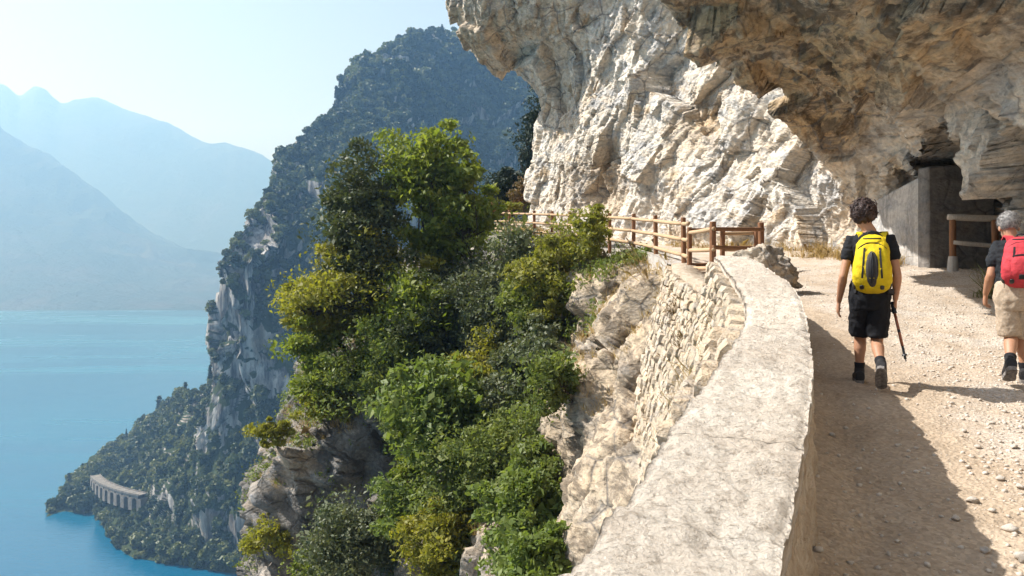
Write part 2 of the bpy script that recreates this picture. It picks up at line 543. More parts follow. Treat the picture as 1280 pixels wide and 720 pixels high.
# scrub mask: where the slope is gentle enough for soil
mask = sstep(0.10, 0.32, Nn[:, 2] + 0.30 * fbm(p / 40, 4, 31) + 0.10 * sstep(20, 120, p[:, 2]))
set_attr(me, 'scrub', mask)
def mat_headland():
    n = NT('headland_rock')
    st = n.noise(1.0, 7, 0.68, n.mapping((0.22, 0.22, 0.035)), 0.4)
    c = n.mix(n.ramp(st, [(0.42, 0), (0.62, 1)]), (0.07, 0.07, 0.07), (0.45, 0.43, 0.40))
    c = n.mix(n.ramp(n.noise(0.05, 5, .6), [(0.52, 0), (0.70, 0.6)]), c, (0.33, 0.25, 0.17))
    g = n.mix(n.ramp(n.noise(0.15, 5, 0.7), [(0.35, 0), (0.65, 1)]), (0.025, 0.040, 0.017), (0.045, 0.058, 0.024))
    c = n.mix(n.ramp(n.math('ADD', n.attr('scrub'), n.math('MULTIPLY', n.math('SUBTRACT', n.noise(0.09, 6, .7), .5), 1.6)), [(0.35, 0), (0.60, 1)]), c, g)
    return n.finish(c, 0.95, n.bump(n.noise(0.5, 6, 0.7, n.mapping((1, 1, 0.35))), 0.9, 1.2), 0.1)
obj('headland', me, mat_headland(), kind='structure')

# ---- the cliff over the path: cross sections along its foot
FOOT = [(5.0, -8), (5.5, -3), (6.3, 2), (7.2, 6), (8.0, 10), (8.6, 14), (9.05, 17.2), (9.4, 20.5), (9.2, 23), (8.0, 26), (6.6, 29.5), (4.9, 33.5),
        (3.2, 37), (1.75, 40.2), (1.25, 42), (1.6, 44.5), (3.5, 48), (7, 53), (12, 60)]
FOOT = np.array(FOOT, float)
fs = np.concatenate([[0], np.cumsum(np.linalg.norm(np.diff(FOOT, axis=0), axis=1))])
PROF = [
 (-8,  [(0, -.8), (0, 0), (.1, 1.8), (.3, 3), (.5, 4), (.8, 5), (1, 6), (1.2, 7), (1.2, 9), (1, 11), (.6, 14), (0, 19), (-1, 26)]),
 (5,   [(0, -.8), (0, 0), (.1, 1.8), (.3, 3), (.5, 4), (.8, 5), (1, 6), (1.2, 7), (1.2, 9), (1, 11), (.6, 14), (0, 19), (-1, 26)]),
 (10.5, [(0, -.8), (0, 0), (.1, 1.9), (.5, 3.1), (1.3, 4.1), (2.5, 4.85), (3.9, 5.3), (5.3, 5.6), (5.8, 6.2), (6.0, 8), (6.5, 12), (5.5, 18), (4, 26)]),
 (14.5, [(0, -.8), (0, 0), (.1, 1.9), (.4, 3.1), (1.2, 4.0), (2.4, 4.65), (3.9, 5.0), (5.4, 5.25), (6.0, 5.9), (6.1, 8), (6.5, 12), (5.5, 18), (4, 26)]),
 (18.4, [(0, -.8), (0, 0), (.05, 1.7), (.3, 2.7), (.9, 3.5), (1.7, 4.05), (2.8, 4.5), (4.0, 4.85), (4.4, 5.5), (4.4, 7.5), (3.8, 12), (2.6, 18), (0, 26)]),
 (20.6, [(0, -.8), (0, 0), (.05, 1.2), (.3, 2.0), (.8, 2.6), (1.2, 3.0), (1.6, 3.35), (2.0, 3.65), (2.1, 4.4), (1.8, 6.0), (1.6, 10), (1.4, 15), (0, 26)]),
 (22.5, [(0, -.8), (0, 0), (0, .8), (.1, 1.4), (.2, 1.9), (.25, 2.3), (.3, 2.6), (.2, 3.2), (0, 4.5), (-.2, 6.5), (-.2, 10), (.2, 15), (-.5, 26)]),
 (27,  [(0, -.8), (0, 0), (-.1, 1.2), (-.2, 2.4), (-.3, 3.6), (-.4, 4.8), (-.45, 6), (-.5, 7.4), (-.4, 9), (-.1, 11), (.3, 14), (.3, 19), (-.5, 26)]),
 (33,  [(0, -.8), (0, 0), (-.1, 1.5), (-.25, 2.8), (-.35, 4.0), (-.4, 5.4), (-.45, 6.6), (-.3, 8.0), (.1, 9.6), (.9, 11.5), (1.8, 14.5), (2.0, 19), (1, 26)]),
 (40,  [(0, -.8), (0, 0), (-.15, 1.8), (-.25, 3.2), (-.35, 4.6), (-.4, 6), (-.35, 7.2), (.6, 8.7), (2.7, 10.2), (3.7, 12), (4.4, 15), (4.4, 20), (3, 26)]),
 (60,  [(0, -.8), (0, 0), (-.15, 1.8), (-.25, 3.2), (-.35, 4.6), (-.4, 6), (-.35, 7.2), (.6, 8.7), (2.0, 10.2), (2.7, 12), (3.4, 15), (3.4, 20), (3, 26)]),
]
foot_len = lambda y: np.interp(y, FOOT[:, 1], fs)
su = [0.0]
while su[-1] < fs[-1]:
    s = su[-1]
    yy = np.interp(s, fs, FOOT[:, 1])
    su.append(s + (0.40 if yy < 9 else 0.11 if yy < 12.5 else 0.047 if yy < 44 else 0.3))
su = np.array(su)
fx = interp_rows(fs, FOOT, su)
tn = np.gradient(fx, axis=0)
for _ in range(40):                                        # smooth the outward direction
    tn[1:-1] = (tn[:-2] + tn[1:-1] * 2 + tn[2:]) / 4
tn /= np.linalg.norm(tn, axis=1, keepdims=True)
no = np.stack([-tn[:, 1], tn[:, 0]], 1)
pr = interp_rows([q[0] for q in PROF], [q[1] for q in PROF], fx[:, 1])   # (nu, 13, 2)
kk = [0, 1, 2, 3, 4, 5, 6, 7, 8, 9, 10, 11, 12]
cnt = [10, 38, 36, 34, 34, 34, 34, 36, 42, 30, 18, 12]     # samples per stretch of the profile
tv = np.concatenate([np.linspace(k, k + 1, c, endpoint=False) for k, c in zip(kk[:-1], cnt)] + [[12]])
pv = np.swapaxes(interp_rows(kk, np.swapaxes(pr, 0, 1), tv), 0, 1)        # (nu, nv, 2)
O, H = pv[..., 0], pv[..., 1]
base_z = zpath(fx[:, 0], fx[:, 1])
G = np.stack([fx[:, 0, None] + no[:, 0, None] * O, fx[:, 1, None] + no[:, 1, None] * O, base_z[:, None] + H], 2)
# hollows: the gallery mouth on the right, the concrete wall's bed and two weathered niches
Yg = fx[:, 1, None] + 0 * H
arch = interp_rows([13.2, 13.9, 14.3, 15.0, 15.8, 16.8, 17.4, 18.4], [-.5, -.2, 1.5, 2.35, 2.8, 2.7, 2.45, 2.4], fx[:, 1])[:, None]
arch = np.where((fx[:, 1, None] < 13.2) | (fx[:, 1, None] > 18.3), -3, arch)
wob = 0.25 * fbm(G.reshape(-1, 3) * 1.3, 3, 60).reshape(H.shape)
push = 7.0 * sstep(-.12, .22, arch - H + wob)
push = np.maximum(push, 0.75 * sstep(-.25, .2, 1.85 - H + wob * .5) * sstep(17.0, 17.4, Yg) * (1 - sstep(19.6, 21.0, Yg)))
push = push + 1.0 * np.exp(-((Yg - 36.0) / 1.7) ** 2 - ((H - 2.2) / 1.7) ** 2)
push = push + 0.7 * np.exp(-((Yg - 29.5) / 1.1) ** 2 - ((H - 4.6) / .8) ** 2)
G[..., 0] -= no[:, 0, None] * push
G[..., 1] -= no[:, 1, None] * push
shp = G.shape
def basis(e1):
    e1 = np.array(e1, float); e1 /= np.linalg.norm(e1)
    x, y, z = frame_of(e1)
    return np.stack([z, x, y], 0)
Bw, Bc = basis((.32, -.58, .75)), basis((-.50, -.85, .12))
vt = np.broadcast_to(tv[None, :], H.shape)
ceil = (sstep(2.6, 3.8, vt) * (1 - sstep(7.6, 8.6, vt)) * (1 - sstep(20.0, 22.0, Yg))).ravel()
N0 = -grid_normals(G).reshape(-1, 3)
for stage in range(3):
    Nn = N0 + .5 * -grid_normals(G).reshape(-1, 3)
    Nn /= np.linalg.norm(Nn, axis=1, keepdims=True)
    p = G.reshape(-1, 3)
    def both(fn):
        return fn(p @ Bw.T) * (1 - ceil) + fn(p @ Bc.T) * ceil
    if stage == 0:
        D = both(lambda q: 0.85 * facet(q / [3.8, 2.6, 2.3], 11)) + 0.40 * fbm(p / 5.0, 3, 12)
    elif stage == 1:
        D = both(lambda q: 0.18 * facet(q / [1.5, .9, .75], 13) + 0.05 * ridged(q / [1.8, 1.0, .8], 4, 14)) - 0.03
    else:
        D = both(lambda q: 0.085 * facet(q / [.55, .30, .24], 15)) + 0.032 * facet(p / .12, 16) + 0.02 * fbm(p / .25, 3, 18)
    low = sstep(-.3, .8, H).ravel()
    keep = 1 - 0.93 * sstep(.6, 2.0, push).ravel()
    D = D * (0.35 + 0.65 * low) * keep
    G = (p + Nn * D[:, None]).reshape(shp)
cliff_G = G
me = make_mesh('cliff', G.reshape(-1, 3), grid_faces(shp[0], shp[1]), False)
vt = np.broadcast_to(tv[None, :], H.shape)
och = .85 * sstep(3.2, 4.6, vt) * (1 - sstep(7.3, 8.2, vt)) * (1 - sstep(20.0, 22.0, Yg)) * sstep(5, 9, Yg)
och = np.maximum(och, 0.85 * np.exp(-((Yg - 29.5) / 1.3) ** 2 - ((H - 4.4) / 1.0) ** 2))
och = np.maximum(och, 0.55 * np.exp(-((Yg - 36.0) / 1.6) ** 2 - ((H - 2.4) / 1.5) ** 2))
och = np.maximum(och, 0.5 * sstep(7.0, 8.0, vt) * (1 - sstep(9.0, 9.6, vt)) * sstep(33, 38, Yg))
set_attr(me, 'ochre', och.ravel())
obj('cliff', me, M['rock'], kind='structure')

# ---- the bluff below the path, slice by slice
BL = [
 (-8, [(-3, -2.3), (-3.3, -4), (-3.6, -6), (-4, -8), (-4.6, -10), (-5.2, -13), (-6, -17), (-8, -26)]),
 (0,  [(-.95, -1.7), (-1.3, -3.5), (-1.7, -5), (-2, -7), (-2.6, -9), (-3.3, -12), (-4, -16), (-6, -25)]),
 (6,  [(1.75, -1.3), (1.3, -3), (.9, -4.5), (.4, -6.5), (-.1, -8.5), (-.8, -11.5), (-1.8, -16), (-4, -25)]),
 (10, [(2.6, -.9), (2.15, -2.6), (1.7, -4), (1.2, -6), (.7, -8), (-.3, -11), (-1.5, -16), (-4, -25)]),
 (14, [(3.2, -.6), (2.75, -2.3), (2.25, -3.9), (1.6, -5.5), (.9, -7.6), (-.3, -11), (-1.5, -16), (-4, -25)]),
 (17, [(3.5, -.35), (3.05, -2.0), (2.4, -3.2), (1.5, -4.9), (.7, -7.5), (-.4, -11), (-1.6, -16), (-4, -25)]),
 (20, [(3.9, -.15), (3.45, -1.3), (2.7, -2.6), (1.6, -4.2), (.8, -7.2), (-.4, -11), (-2, -16), (-5, -25)]),
 (25, [(4.2, .2), (3.7, -.7), (2.8, -2.2), (1.5, -4.25), (.3, -7.2), (-1.0, -10.5), (-3, -16), (-6, -25)]),
 (29, [(3.9, .5), (3.2, -.9), (1.9, -2.6), (-.2, -5), (-2, -7.8), (-3.4, -11), (-5, -16), (-8, -25)]),
 (32, [(3.0, .8), (1.9, -.8), (.4, -2.8), (-1.9, -5.2), (-3.8, -7.8), (-5.2, -11), (-6.8, -15.5), (-9, -25)]),
 (33.2, [(2.6, .88), (1.3, -.7), (-.4, -2.6), (-3.4, -5.2), (-7.2, -6.7), (-9.4, -8.4), (-11, -13), (-12, -25)]),
 (34, [(2.2, .95), (.9, -.6), (-.9, -2.4), (-4, -5), (-7.8, -6.6), (-9.6, -8.4), (-11.2, -13), (-12.5, -25)]),
 (38, [(.4, 1.25), (-.9, -.4), (-3, -2.2), (-6, -4.4), (-9, -6), (-10.5, -8), (-11.5, -13), (-13, -25)]),
 (43, [(-1.4, 1.65), (-3.2, .2), (-5, -2), (-8, -4.4), (-10.4, -6.3), (-11.6, -9), (-12.5, -14), (-14, -25)]),
 (50, [(-2.5, 2.2), (-4.6, .6), (-6.5, -1.5), (-9.5, -4.5), (-11.5, -7), (-12.6, -10), (-13.5, -15), (-15, -26)]),
 (60, [(-2.5, 2.9), (-4.6, 1.2), (-6.5, -1.0), (-9.5, -4.5), (-11.5, -7), (-12.6, -10), (-13.5, -15), (-15, -26)]),
]
rows = []
for y, pts in BL:
    ox = float(outer(y)[0]); zz = float(zpath(ox, y)) - 0.03
    dx = ox - pts[0][0]
    pts = [(ox + .05, zz)] + [(a + dx * (1 - k / 8), b) for k, (a, b) in enumerate(pts) if k > 0]
    pts += [(pts[-1][0] - 10, -60), (pts[-1][0] - 45, -153)]
    rows.append(pts)
ys = np.concatenate([np.arange(-8, 8, .35), np.arange(8, 47, .085), np.arange(47, 60.2, .3)])
C = interp_rows([b[0] for b in BL], rows, ys)
C[:, 0, 0] = outer(ys) + .05
cnt = [26, 26, 34, 40, 44, 44, 40, 26, 12]
tv2 = np.concatenate([np.linspace(k, k + 1, c, endpoint=False) for k, c in enumerate(cnt)] + [[len(cnt)]])
B2 = np.swapaxes(interp_rows(np.arange(len(cnt) + 1), np.swapaxes(C, 0, 1), tv2), 0, 1)
G = np.stack([B2[..., 0], np.broadcast_to(ys[:, None], B2.shape[:2]), B2[..., 1]], 2)
shp = G.shape
tt = np.broadcast_to(tv2[None, :], shp[:2]).ravel()
N0 = grid_normals(G).reshape(-1, 3)
for stage in range(3):
    Nn = N0 + .5 * grid_normals(G).reshape(-1, 3)
    Nn /= np.linalg.norm(Nn, axis=1, keepdims=True)
    p = G.reshape(-1, 3)
    q = p @ np.array(Euler((-0.3, 0.4, 0.5)).to_matrix()).T
    if stage == 0:
        D = 1.3 * facet(q / [3.4, 3.4, 5.0], 41) + 0.9 * fbm(p / 5.0, 3, 42)
    elif stage == 1:
        D = (.30 + .25 * sstep(25, 29, p[:, 1])) * facet(q / [1.1, 1.1, 1.7], 43) + 0.18 * ridged(q / [1.6, 1.6, 2.4], 4, 44)
    else:
        D = (.10 + .08 * sstep(25, 29, p[:, 1])) * facet(q / [.38, .38, .55], 45) + 0.05 * facet(q / [.15, .15, .2], 47) + 0.06 * fbm(p / .3, 3, 46)
    damp = sstep(0.0, 1.1, tt) * (0.25 + (.25 + .5 * sstep(14, 20, p[:, 1])) * sstep(8, 13, p[:, 1] + 0 * tt) * sstep(.6, 2.2, tt + sstep(17, 22, p[:, 1]) * 2)) * (1 - sstep(8, 9, tt))
    G = (p + Nn * (D * damp)[:, None]).reshape(shp)
bluff_G = G
bV = G.reshape(-1, 3)
bF = grid_faces(shp[0], shp[1], True)
me = make_mesh('bluff', bV, bF, False)
ocb = .8 * sstep(4, 8, bV[:, 1]) * (1 - sstep(27, 32, bV[:, 1])) * (1 - sstep(3.6, 5.2, tt)) * sstep(.0, .3, fbm(bV / 2.5, 3, 51) + .5)
set_attr(me, 'ochre', ocb)
set_attr(me, 'dark_tint', sstep(26, 31, bV[:, 1] + 1.5 * fbm(bV / 3, 3, 52)) * sstep(-.45, .25, fbm(bV / 2.2, 3, 53) + .1))  # dark grey tint over the far part of the bluff, broken by noise
obj('bluff', me, M['bluff'], kind='structure')
bvh_bluff = BVHTree.FromPolygons(bV.tolist(), bF.tolist())
def on_bluff(px, py):
    d = Vector(P(px, py, 1.0)).normalized()
    h = bvh_bluff.ray_cast(Vector((0, 0, 0)), d)
    return h[0], h[1]

# ---- the path
def mat_path():
    n = NT('path_dirt')
    c = n.mix(n.ramp(n.noise(0.9, 6, 0.62), [(0.35, 0), (0.65, 1)]), (0.46, 0.36, 0.26), (0.38, 0.285, 0.195))
    g = n.mix(n.ramp(n.noise(60, 3, 0.6), [(0.35, 0), (0.65, 1)]), (0.40, 0.33, 0.26), (0.62, 0.54, 0.45))
    gr = n.math('MULTIPLY', n.attr('gravel'), n.ramp(n.noise(1.7, 5, 0.7), [(0.36, 0.25), (0.56, 1.0)]))
    c = n.mix(gr, c, g)
    vcol = n.voronoi(42, out='Color')
    bw = n.t.nodes.new('ShaderNodeRGBToBW'); n.link(vcol, bw.inputs[0])
    c = n.mix(0.8, c, n.ramp(bw.outputs[0], [(0.1, 0.70), (0.9, 1.15)]), 'MULTIPLY')
    b = n.bump(n.voronoi(38), 0.5, 0.02)
    b = n.bump(n.noise(14, 6, 0.7), 0.6, 0.03, b)
    b = n.bump(n.noise(110, 3, 0.6), 0.5, 0.006, b)
    return n.finish(c, 0.96, b, 0.12)
M['path'] = mat_path()
yy = np.concatenate([np.arange(-8, 2, .3), np.arange(2, 14, .045), np.arange(14, 24, .08), np.arange(24, 60.1, .25)])
xo = outer(yy) + .02
xr = np.interp(yy, FOOT[:, 1], FOOT[:, 0]) + 1.6 + 4.2 * sstep(12.5, 13.5, yy) * (1 - sstep(17.6, 18.6, yy))
tt_ = np.linspace(0, 1, 150)
X = xo[:, None] + (xr - xo)[:, None] * tt_[None, :]
Yp = np.broadcast_to(yy[:, None], X.shape)
p2 = np.stack([X, Yp, 0 * X], 2).reshape(-1, 3)
Z = zpath(p2[:, 0], p2[:, 1]) + .05 * fbm(p2 / 1.6, 4, 71) + .018 * fbm(p2 / .25, 3, 72) + .010 * facet(p2 / .11, 73)
rel = p2[:, 0] - np.interp(p2[:, 1], IN_Y, IN_X)
Z += 0.06 * (1 - sstep(0.0, 0.35, rel))
p2[:, 2] = Z
me = make_mesh('path', p2, grid_faces(len(yy), 150, True), False)
grav = sstep(.95, 1.6, rel + .35 * fbm(p2 / 1.1, 3, 75)) * (0.55 + .45 * sstep(-.3, .3, fbm(p2 / .9, 3, 76)))
set_attr(me, 'gravel', grav)
obj('path', me, M['path'], kind='structure')
bvh_path = BVHTree.FromPolygons(p2.tolist(), grid_faces(len(yy), 150, True).tolist())
def ground_z(x, y):
    h = bvh_path.ray_cast(Vector((x, y, 50)), Vector((0, 0, -1)))
    return h[0].z if h[0] else float(zpath(x, y))

# ---- the air over the lake
def haze():
    V, F = box(-3050, 2950, (1200 - 151.5) / 2, 12100, 8100, 1200 + 151.5)
    m = bpy.data.materials.new('haze_air')
    m.use_nodes = True
    t = m.node_tree
    t.nodes.remove(t.nodes['Principled BSDF'])
    v = t.nodes.new('ShaderNodeVolumePrincipled')
    v.inputs['Color'].default_value = (0.28, 0.565, 1.0, 1)
    v.inputs['Absorption Color'].default_value = (1, 1, 1, 1)
    v.inputs['Density'].default_value = HAZE_DENSITY
    v.inputs['Anisotropy'].default_value = 0.25
    t.links.new(v.outputs[0], t.nodes['Material Output'].inputs['Volume'])
    obj('haze', make_mesh('haze', V, F), m, label='pale blue haze hanging over the lake and the far mountains', cat='haze', kind='stuff')
HAZE_DENSITY = 3.9e-4
haze()
# ------------------------------------------------------------------ parapet and retaining wall
def mat_concrete_top():
    n = NT('coping_concrete')
    c = n.mix(n.ramp(n.noise(3.0, 6, .65), [(0.35, 0), (0.65, 1)]), (0.72, 0.645, 0.545), (0.62, 0.53, 0.43))
    c = n.mix(n.ramp(n.noise(26, 5, .7), [(0.52, 0), (0.64, 0.75)]), c, (0.35, 0.29, 0.225))
    c = n.mix(n.ramp(n.noise(1.1, 5, .7), [(0.58, 0), (0.70, 0.22)]), c, (0.40, 0.35, 0.30))
    lich = n.ramp(n.voronoi(16, src=n.mapping((1, 1, 1))), [(0.06, 1), (0.16, 0)])
    c = n.mix(n.math('MULTIPLY', lich, 0.5), c, (0.72, 0.68, 0.60))
    oi = n.t.nodes.new('ShaderNodeObjectInfo')
    c = n.mix(1.0, c, n.ramp(oi.outputs['Random'], [(0.0, (0.90, 0.88, 0.86)), (1.0, (1.06, 1.05, 1.03))]), 'MULTIPLY')
    b = n.bump(n.noise(22, 7, .72), 1.0, 0.05)
    b = n.bump(n.voronoi(60), 0.5, 0.01, b)
    return n.finish(c, 0.95, b, 0.15)
M['coping'] = mat_concrete_top()
M['plaster'] = mat_simple('wall_mortar', (0.52, 0.435, 0.335), 0.95, 0.12, 9, 1.0, 0.06, 0.12, (0.36, 0.28, 0.20))
M['stone'] = mat_rock('wall_stone', (0.63, 0.52, 0.385), (0.57, 0.435, 0.29), (0.47, 0.40, 0.32), (0.45, 0.31, 0.18), (0.30, 0.26, 0.22), 0.2, 0.9, 2.5)

WALL_H = 0.85
wall = thing('parapet_wall', 'long low stone parapet wall with pale concrete top curving along the path', 'wall')
def wall_top(y): return -1.65 + WALL_H + SLOPE * y
ends = [-6.0, -2.6, 0.45, 1.95, 2.72, 3.78, 5.02, 6.6, 8.3, 10.0, 11.75]
TH = 0.09
for k in range(len(ends) - 1):
    y0, y1 = ends[k] + .0003, ends[k + 1] - .0003
    nl = max(10, int((y1 - y0) / (.02 if y0 < 6 else .04))); nw = 26
    if y1 < 0.3: nl, nw = 14, 8
    ys_ = np.linspace(y0, y1, nl)
    a = outer(ys_) - .03; b = inner(ys_) + .015
    dz = random.uniform(-.0012, .0012) if y0 > 0 else 0
    tw = np.linspace(0, 1, nw)
    X = a[:, None] + (b - a)[:, None] * tw
    Yw = np.broadcast_to(ys_[:, None], X.shape) + 0.18 * (0.5 - tw)[None, :] * (1 - 2 * 0)
    Z = wall_top(Yw) + dz
    p = np.stack([X, Yw, Z], 2).reshape(-1, 3)
    edge = np.minimum(tw, 1 - tw)[None, :].repeat(nl, 0).ravel()
    p[:, 2] += .020 * fbm(p / .16, 4, 81) + .008 * fbm(p / .035, 2, 82) + .007 * facet(p / .09, 83) - .03 * (1 - sstep(0, .10, edge)) * (0.5 + fbm(p / .12, 3, 84))
    ragged = .008 * fbm(p / .14, 3, 86)
    p[:, 0] += ragged * (1 - sstep(0, .15, edge))
    lo = p.copy(); lo[:, 2] = (wall_top(Yw) - TH).ravel() - .02 * edge * 0
    Vv = np.concatenate([p, lo])
    fa = grid_faces(nl, nw, True); fb = grid_faces(nl, nw) + nl * nw
    idx = np.arange(nl * nw).reshape(nl, nw)
    def side(line):
        return np.stack([line[:-1], line[1:], line[1:] + nl * nw, line[:-1] + nl * nw], 1)
    Fv = np.concatenate([fa, fb, side(idx[:, 0]), side(idx[::-1, -1]), side(idx[0, ::-1]), side(idx[-1, :])])
    obj('coping_slab', make_mesh('coping_slab', Vv, Fv), M['coping'], wall)
# mortar core: inner face, outer batter
ys_ = np.concatenate([np.arange(-6, 1, .2), np.arange(1, 8, .04), np.arange(8, 20.3, .07)])
BATTER = 0.30
def wall_face(y, z):
    """outer face of the wall at row y and height z"""
    top = np.where(np.asarray(y) < 11.8, wall_top(y), zpath(4, y) + .12)
    y_ = np.asarray(y, float)
    fl = .20 * sstep(0.0, .42, top - .06 - z) * (1 - sstep(5.5, 8.0, y_)) * sstep(.4, 1.4, y_)
    return outer(y) - fl - BATTER * np.clip(top - .05 - z, 0, 9) * sstep(0.0, 6.0, np.asarray(y) + 1.0)
def core():
    zt = np.where(ys_ < 11.78, wall_top(ys_) - TH + .004, zpath(4, ys_) + .10)
    nb = 46
    depth = np.linspace(0, 1, nb) ** 1.15 * 5.6
    cols = []
    inn = np.where(ys_ < 11.78, inner(np.minimum(ys_, 11.78)), outer(ys_) + .55)
    gz = zpath(inn, ys_) - .25
    nin = 16
    ti = np.linspace(0, 1, nin)
    A = np.stack([inn[:, None] + .015 * np.sin(ti * 3) + 0.06 * (1 - ti)[None, :] * 1, np.broadcast_to(ys_[:, None], (len(ys_), nin)), gz[:, None] + (zt - gz)[:, None] * ti], 2)
    zz = zt[:, None] - depth[None, :]
    Bx = np.stack([wall_face(ys_[:, None].repeat(nb, 1).ravel(), zz.ravel()).reshape(zz.shape), np.broadcast_to(ys_[:, None], zz.shape), zz], 2)
    G = np.concatenate([A, Bx], 1)
    s3 = G.shape
    p = G.reshape(-1, 3)
    N = grid_normals(G).reshape(-1, 3)
    p = p + N * (.035 * fbm(p / .35, 4, 91) + .022 * facet(p / .16, 92) + .012 * facet(p / .06, 93))[:, None]
    return make_mesh('wall_core', p, grid_faces(s3[0], s3[1], True))
obj('wall_core', core(), M['plaster'], wall)
# stones of the outer face
stone_meshes = [rough_box_mesh('stone', 100 + k, 2, 0.45, 0.16) for k in range(6)]
for m_ in stone_meshes: m_.materials.append(M['stone'])
cand = []
rr = random.Random(3)
z = 0.0
row = 0
course = 0.0
while course < 5.3:
    hh = rr.uniform(.12, .20)
    y = 4.6 + rr.uniform(0, .3)
    while y < 19.9:
        L = rr.uniform(.20, .46)
        yc = y + L / 2
        top = float(wall_top(yc)) - TH if yc < 11.8 else float(zpath(4, yc)) + .05
        zc = top - course - hh / 2 - rr.uniform(0, .012) + .02 * math.sin(yc * 3)
        max_depth = np.interp(yc, [4, 10, 14, 17, 18.5, 20], [5.3, 5.2, 4.4, 2.6, 1.6, .35])
        if course < max_depth:
            x = float(wall_face(yc, zc)[0])
            cand.append((x, yc, zc, L, hh))
        y += L + .02
    course += hh + .015
vis = [c for c in cand if c[1] > 7.0]
vis.sort(key=lambda c: -(c[3] * c[4] / c[1] ** 1.0) * (1.5 if 11 < c[1] else 1))
pick = set(id(c) for c in vis[:290])
rest = MB()
def stone_xf(c):
    x, y, z, L, h = c
    ang = math.atan2(float(outer(y + .1)[0] - outer(y - .1)[0]), .2)
    return Matrix.Translation((x - rr.uniform(-.01, .035), y, z)) @ Euler((rr.uniform(-.12, .12), rr.uniform(-.2, .2) + .28, -ang + rr.uniform(-.1, .1))).to_matrix().to_4x4() @ Matrix.Diagonal((rr.uniform(.20, .30), L * 1.04, h * 1.08, 1))
for c in cand:
    mm = stone_meshes[rr.randrange(6)]
    X4 = stone_xf(c)
    if id(c) in pick:
        o = obj('stone', mm, None, wall)
        o.matrix_local = X4
    else:
        co = np.array([v.co[:] for v in mm.vertices]) @ np.array(X4.to_3x3()).T + np.array(X4.translation)
        rest.add(co, [list(pl.vertices) for pl in mm.polygons])
obj('small_stones', rest.mesh('small_stones'), M['stone'], wall, kind='stuff')

# concrete kerb under the fence
def kerb():
    ys_ = np.arange(20.15, 47, .25)
    a = outer(ys_) - .12; b = outer(ys_) + .42
    zt = zpath(2, ys_) + .07
    zb = zt - .75 - .25 * np.sin(ys_ * .9) ** 2
    prof = [np.stack([b, ys_, zb], 1), np.stack([b, ys_, zt - .02], 1), np.stack([b - .03, ys_, zt], 1), np.stack([a + .04, ys_, zt], 1), np.stack([a, ys_, zt - .04], 1), np.stack([a - .1, ys_, zb], 1)]
    G = np.stack(prof, 1)
    # subdivide across for relief
    t = np.linspace(0, 5, 26)
    G = np.swapaxes(interp_rows(np.arange(6), np.swapaxes(G, 0, 1), t), 0, 1)
    p = G.reshape(-1, 3)
    p = p + .03 * np.stack([fbm(p / .4, 3, 200 + k) for k in range(3)], 1)
    return make_mesh('kerb', p, grid_faces(len(ys_), 26, True))
M['kerb'] = mat_simple('kerb_concrete', (0.44, 0.40, 0.35), 0.95, 0.15, 4, 0.7, 0.03, 0.15, (0.33, 0.29, 0.25))
obj('kerb', kerb(), M['kerb'], kind='structure')

# ------------------------------------------------------------------ wooden fences
def mat_wood(name, a, b):
    n = NT(name)
    g = n.noise(6, 6, .65, n.mapping((9, 9, 1.2)), .5)
    c = n.mix(n.ramp(g, [(0.35, 0), (0.65, 1)]), a, b)
    return n.finish(c, 0.75, n.bump(g, 0.4, 0.01), 0.25)
M['post'] = mat_wood('fence_post_wood', (0.27, 0.125, 0.055), (0.15, 0.068, 0.032))
M['rail'] = mat_wood('fence_rail_wood', (0.50, 0.34, 0.20), (0.38, 0.24, 0.13))
M['rail_dark'] = mat_wood('gate_rail_wood', (0.26, 0.13, 0.06), (0.16, 0.075, 0.035))
M['rail_grey'] = mat_wood('weathered_rail_wood', (0.50, 0.44, 0.36), (0.36, 0.30, 0.24))

def post(parent, x, y, h, r=.062, z0=None, bury=.3, mat='post', lean=0.02):
    zb = (ground_z(x, y) if z0 is None else z0)
    lx, ly = random.uniform(-lean, lean), random.uniform(-lean, lean)
    zs = [-bury, 0, h * .4, h * .8, h - .015, h]
    rs = [r, r, r * .98, r * .97, r * .96, r * .80]
    V, F = tube([(x + lx * z / h, y + ly * z / h, zb + z) for z in zs], rs, 12, True, .02)
    o = obj('post', make_mesh('post', V, F, False), M[mat], parent)
    return np.array([x + lx, y + ly, zb + h])

def rail(parent, a, b, r=.042, mat='rail', over=.03):
    a = np.asarray(a, float); b = np.asarray(b, float)
    d = (b - a) / np.linalg.norm(b - a)
    a = a - d * over; b = b + d * over
    n = 7
    sag = np.array([0, 0, -1.0]) * random.uniform(0, .015)
    pts = [a + (b - a) * t + sag * math.sin(math.pi * t) for t in np.linspace(0, 1, n)]
    V, F = tube(pts, [r * .9] + [r * random.uniform(.95, 1.05) for _ in range(n - 2)] + [r * .9], 10, True, .02)
    return obj('rail', make_mesh('rail', V, F, True), M[mat], parent)

FENCE = [(855, 20.6), (820, 24.0), (792, 26.8), (762, 29.3), (738, 31.3), (712, 33.2), (690, 34.8), (668, 36.4), (637, 39.0), (602, 41.8), (572, 44.5)]
fence = thing('wooden_fence', 'long brown wooden post and rail fence lining the path below the cliff', 'fence')
pts = []
for px, d in FENCE:
    x = (px - 640) / F_PX * d
    zb = float(zpath(x, d)) + .06
    post(fence, x, d, 1.18, .068, zb)
    pts.append((x, d, zb))
for (a, b) in zip(pts[:-1], pts[1:]):
    for hz in (1.02, .62, .22):
        a3 = np.array([a[0] - .05, a[1], a[2] + hz]); b3 = np.array([b[0] - .05, b[1], b[2] + hz])
        rail(fence, a3, b3, .052)
